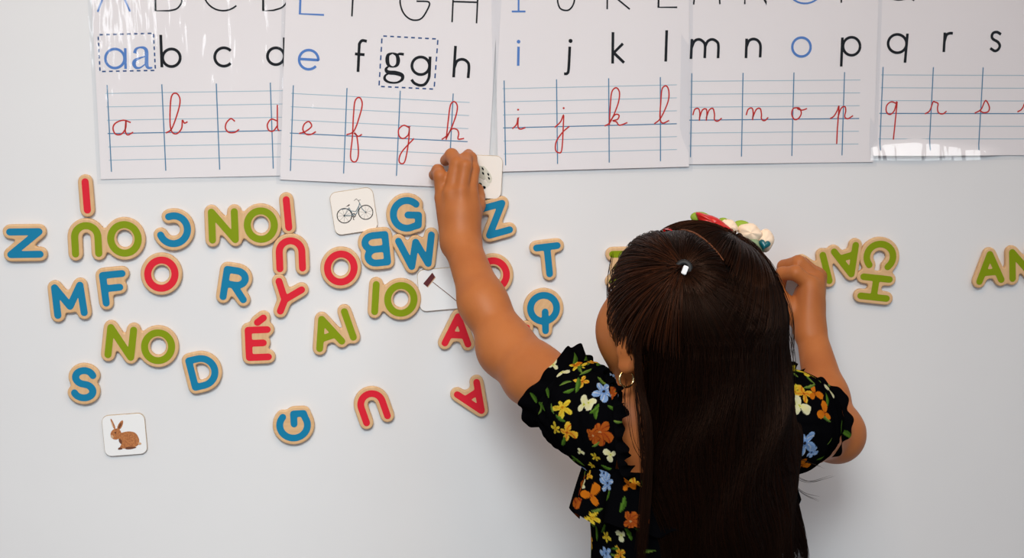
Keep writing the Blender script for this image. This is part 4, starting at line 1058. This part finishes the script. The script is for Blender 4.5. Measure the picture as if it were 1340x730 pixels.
# fly-away hairs
def wisp(pts, r=.00022, y=None, jit=2.0, n=1):
    for _ in range(n):
        j = np.cumsum(nrs.normal(0, jit, (len(pts), 2)), 0) * .6
        strand(catmull([at(p[0] + e[0], p[1] + e[1], p[2]) for p, e in zip(pts, j)], 6), r, hcol() * .4)
for a in [([(1015, 560, -.35), (1030, 610, -.345), (1056, 630, -.33), (1092, 622, -.31)], 3), ([(1012, 590, -.35), (1028, 622, -.345), (1052, 645, -.33), (1075, 655, -.32)], 3), ([(1020, 575, -.35), (1045, 600, -.34), (1075, 612, -.32)], 2),
          ([(842, 425, -.335), (836, 465, -.332), (838, 510, -.336), (848, 560, -.347), (846, 640, -.356), (838, 740, -.362)], 260), ([(808, 385, -.285), (812, 415, -.295), (816, 440, -.302), (819, 462, -.305)], 90), ([(822, 400, -.31), (828, 430, -.32), (832, 462, -.325), (836, 500, -.332)], 90), ([(825, 500, -.33), (824, 545, -.335), (832, 585, -.34), (852, 612, -.35)], 3), ([(820, 495, -.32), (817, 520, -.325), (822, 545, -.33)], 4), ([(830, 500, -.33), (838, 570, -.345), (842, 640, -.355), (834, 720, -.36)], 16),
          ([(1026, 470, -.31), (1024, 560, -.33), (1026, 640, -.345), (1032, 735, -.35)], 14), ([(1012, 600, -.35), (1016, 680, -.35), (1005, 735, -.35)], 14), ([(1018, 610, -.35), (1030, 670, -.35), (1034, 735, -.35)], 12),
          ([(1005, 345, -.29), (1022, 375, -.29), (1036, 420, -.3), (1034, 480, -.31)], 10), ([(802, 330, -.25), (796, 370, -.24), (797, 410, -.24)], 6),
          ([(1028, 420, -.3), (1040, 470, -.3), (1036, 540, -.3)], 5)]:
    wisp(a[0], n=a[1])
V = np.concatenate(SV); F = np.concatenate(SF); C = np.concatenate(SCol)
sme = np_mesh('hair_strands', V, F); ca = sme.color_attributes.new('strand', 'FLOAT_COLOR', 'POINT')
ca.data.foreach_set('color', np.c_[C, np.ones(len(C))].astype(np.float32).ravel())
strands = data_obj('hair_strands', sme, M_hair, None, True); strands['kind'] = 'stuff'
strands.parent = hair
# partings: lines of scalp between the combed sections
M_scalp = mat('scalp', (.13, .042, .016), .7, .2)
def scalp_line(name, dirs, wd, k):
    D = catmull(np.array(dirs), 12); P = skull(D, k); T = np.gradient(P, axis=0); T /= np.linalg.norm(T, axis=1)[:, None]
    N = D / np.linalg.norm(D, axis=1)[:, None]; S = np.cross(T, N); wv = wd * np.sin(np.linspace(.15, math.pi - .15, len(D)))[:, None]
    V = np.stack([P + S * wv, P + N * .0012, P - S * wv], 1).reshape(-1, 3)
    o = data_obj(name, np_mesh(name, V, grid_faces(len(D), 3)), M_scalp, None, True); o.parent = hair
scalp_line('parting', PART, .0016, 1.012)
scalp_line('parting', [pix_dir(842, 404, 0), pix_dir(853, 391, 0), pix_dir(868, 380, 0)], .0030, 1.030)
# ties
def torus(name, c, ax, R, r, mt, parent, nu=28, nv=10, arc_=6.2832, sq=1.0):
    ax = np.array(ax, float); ax /= np.linalg.norm(ax); a = np.cross(ax, [.3, .2, .9]); a /= np.linalg.norm(a); b = np.cross(ax, a)
    u = np.linspace(0, arc_, nu, endpoint=False)[:, None, None]; v = np.linspace(0, 2 * math.pi, nv, endpoint=False)[None, :, None]
    e = a * np.cos(u) + b * np.sin(u) * sq
    V = (np.array(c) + e * (R + r * np.cos(v)) + ax * r * np.sin(v)).reshape(-1, 3)
    F = [(i * nv + j, ((i + 1) % nu) * nv + j, ((i + 1) % nu) * nv + (j + 1) % nv, i * nv + (j + 1) % nv) for i in range(nu) for j in range(nv)]
    o = mesh_obj(name, V, F, mt, None, True); o.parent = parent; return o
M_elastic = mat('black elastic', (.006, .006, .006), .6)
t1 = skull(TIE1[None], 1.03)[0]; t2 = skull(TIE2[None], 1.03)[0]
torus('hair_tie', t1, TIE1 + np.array([0, 0, -.5]), .0060, .0028, M_elastic, hair)
tt = torus('hair_tie', t2, TIE2 + np.array([0, 0, -.2]), .0050, .0030, M_elastic, hair)
cp = at(896, 353, t1[1] - .009)
Vc, Fc = [], []
M_white = mat('white enamel', (.92, .92, .92), .2)
dd = np.array([.35, 0, .9]); dd /= np.linalg.norm(dd); ee = np.cross(dd, [0, -1, 0])
lp = [(.0017, .0040), (-.0017, .0040), (-.0024, .0030), (-.0024, -.0034), (-.0016, -.0042), (.0016, -.0042), (.0024, -.0034), (.0024, .0030)]
for dep, k in ((0, 1), (-.0016, 1), (-.0022, .8)):
    Vc += [cp + ee * x * k + dd * y * k + np.array([0, dep, 0]) for x, y in lp]
Fc = [(r * 8 + i, r * 8 + (i + 1) % 8, (r + 1) * 8 + (i + 1) % 8, (r + 1) * 8 + i) for r in range(2) for i in range(8)] + [tuple(range(16, 24)), tuple(range(7, -1, -1))]
o = mesh_obj('hair_clip', Vc, Fc, M_white, None); o.parent = hair
# earring
ec = hp(.0665, .010, -.006) - (Ud * .97 - Fd * .22) * .0310 + (Lt * .80 - Fd * .60) * .008
o = torus('earring', ec, np.cross(UPV, Lt * .8 - Fd * .6) * .5 - FWD * .8, .0078, .0011, M_gold, None, 32, 8); child(o)

# headband ornament on the far side of the crown
M_leafg = mat('felt green', (.25, .36, .02), .7); M_bow = mat('red satin', (.55, .012, .008), .3, .6); M_petal = mat('cream felt', (.86, .66, .48), .75)
M_teal = mat('teal enamel', (.004, .105, .125), .3); M_sage = mat('sage felt', (.22, .30, .17), .8)
hb = []
for a in np.linspace(-.15, 1.25, 30):
    d = Fd * .28 + np.array([0, 0, 1]) * math.cos(a) + (-Lt) * math.sin(a); hb.append(skull(d[None], 1.02)[0])
Vh = []
for p in hb:
    n = p - HC; n /= np.linalg.norm(n); Vh += [p - Fd * .005, p - Fd * .005 + n * .002, p + Fd * .005 + n * .002, p + Fd * .005]
Fh = [(i * 4 + k, i * 4 + (k + 1) % 4, i * 4 + 4 + (k + 1) % 4, i * 4 + 4 + k) for i in range(len(hb) - 1) for k in range(4)]
head_band = child(mesh_obj('headband', Vh, Fh, M_bow, None, True))
def orn(name, px, py, y, rx_, ry_, rz_, rot, mt, dent=0):
    c = at(px + 3, py - 7, y); R = math.radians(rot); ax = np.array([RGT * math.cos(R) + UPV * math.sin(R), -RGT * math.sin(R) + UPV * math.cos(R), -FWD])
    V, F = uvsphere((0, 0, 0), 1.0, 24, 13); V = np.array(V)
    V *= 1 + dent * np.sin(np.arctan2(V[:, 1], V[:, 0]) * 5)[:, None] * .12
    V = c + (V * np.array([rx_, ry_, rz_])) @ ax
    o = mesh_obj(name, V, F, mt, None, True); o.parent = head_band; return o
s_ = 1 / 1370.
orn('leaf', 914, 292, -.238, 14 * s_, 8 * s_, .004, -8, M_leafg); orn('leaf', 945, 298, -.236, 9 * s_, 6 * s_, .004, -20, M_leafg); orn('leaf', 968, 303, -.236, 12 * s_, 8 * s_, .004, -10, M_leafg)
orn('bow_loop', 931, 299, -.245, 27 * s_, 8 * s_, .009, -27, M_bow, .6); orn('petal', 951, 304, -.238, 13 * s_, 10 * s_, .008, -30, M_petal, .3)
orn('petal', 978, 312, -.240, 17 * s_, 13 * s_, .010, -20, M_petal, .5); orn('petal', 997, 322, -.238, 13 * s_, 16 * s_, .009, -15, M_petal, .3)
orn('stem', 987, 328, -.248, 13 * s_, 7 * s_, .006, -32, M_sage)
u = np.linspace(0, 2 * math.pi, 40, endpoint=False)
hx, hy = 16 * np.sin(u) ** 3, 13 * np.cos(u) - 5 * np.cos(2 * u) - 2 * np.cos(3 * u) - np.cos(4 * u)
cH = at(1000, 320, -.254); Rr = math.radians(-14); lp = np.stack([hx * math.cos(Rr) - hy * math.sin(Rr), hx * math.sin(Rr) + hy * math.cos(Rr)], 1) * .00036
Vt = []
for dep, k in ((.004, .9), (.002, 1.0), (-.002, 1.0), (-.004, .82), (-.005, .45)):
    Vt += [cH + RGT * x * k + UPV * y * k + FWD * dep for x, y in lp]
Ft = [(r * 40 + i, r * 40 + (i + 1) % 40, (r + 1) * 40 + (i + 1) % 40, (r + 1) * 40 + i) for r in range(4) for i in range(40)] + [tuple(range(39, -1, -1)), tuple(range(160, 200))]
o = mesh_obj('heart', Vt, Ft, M_teal, None, True); o.parent = head_band
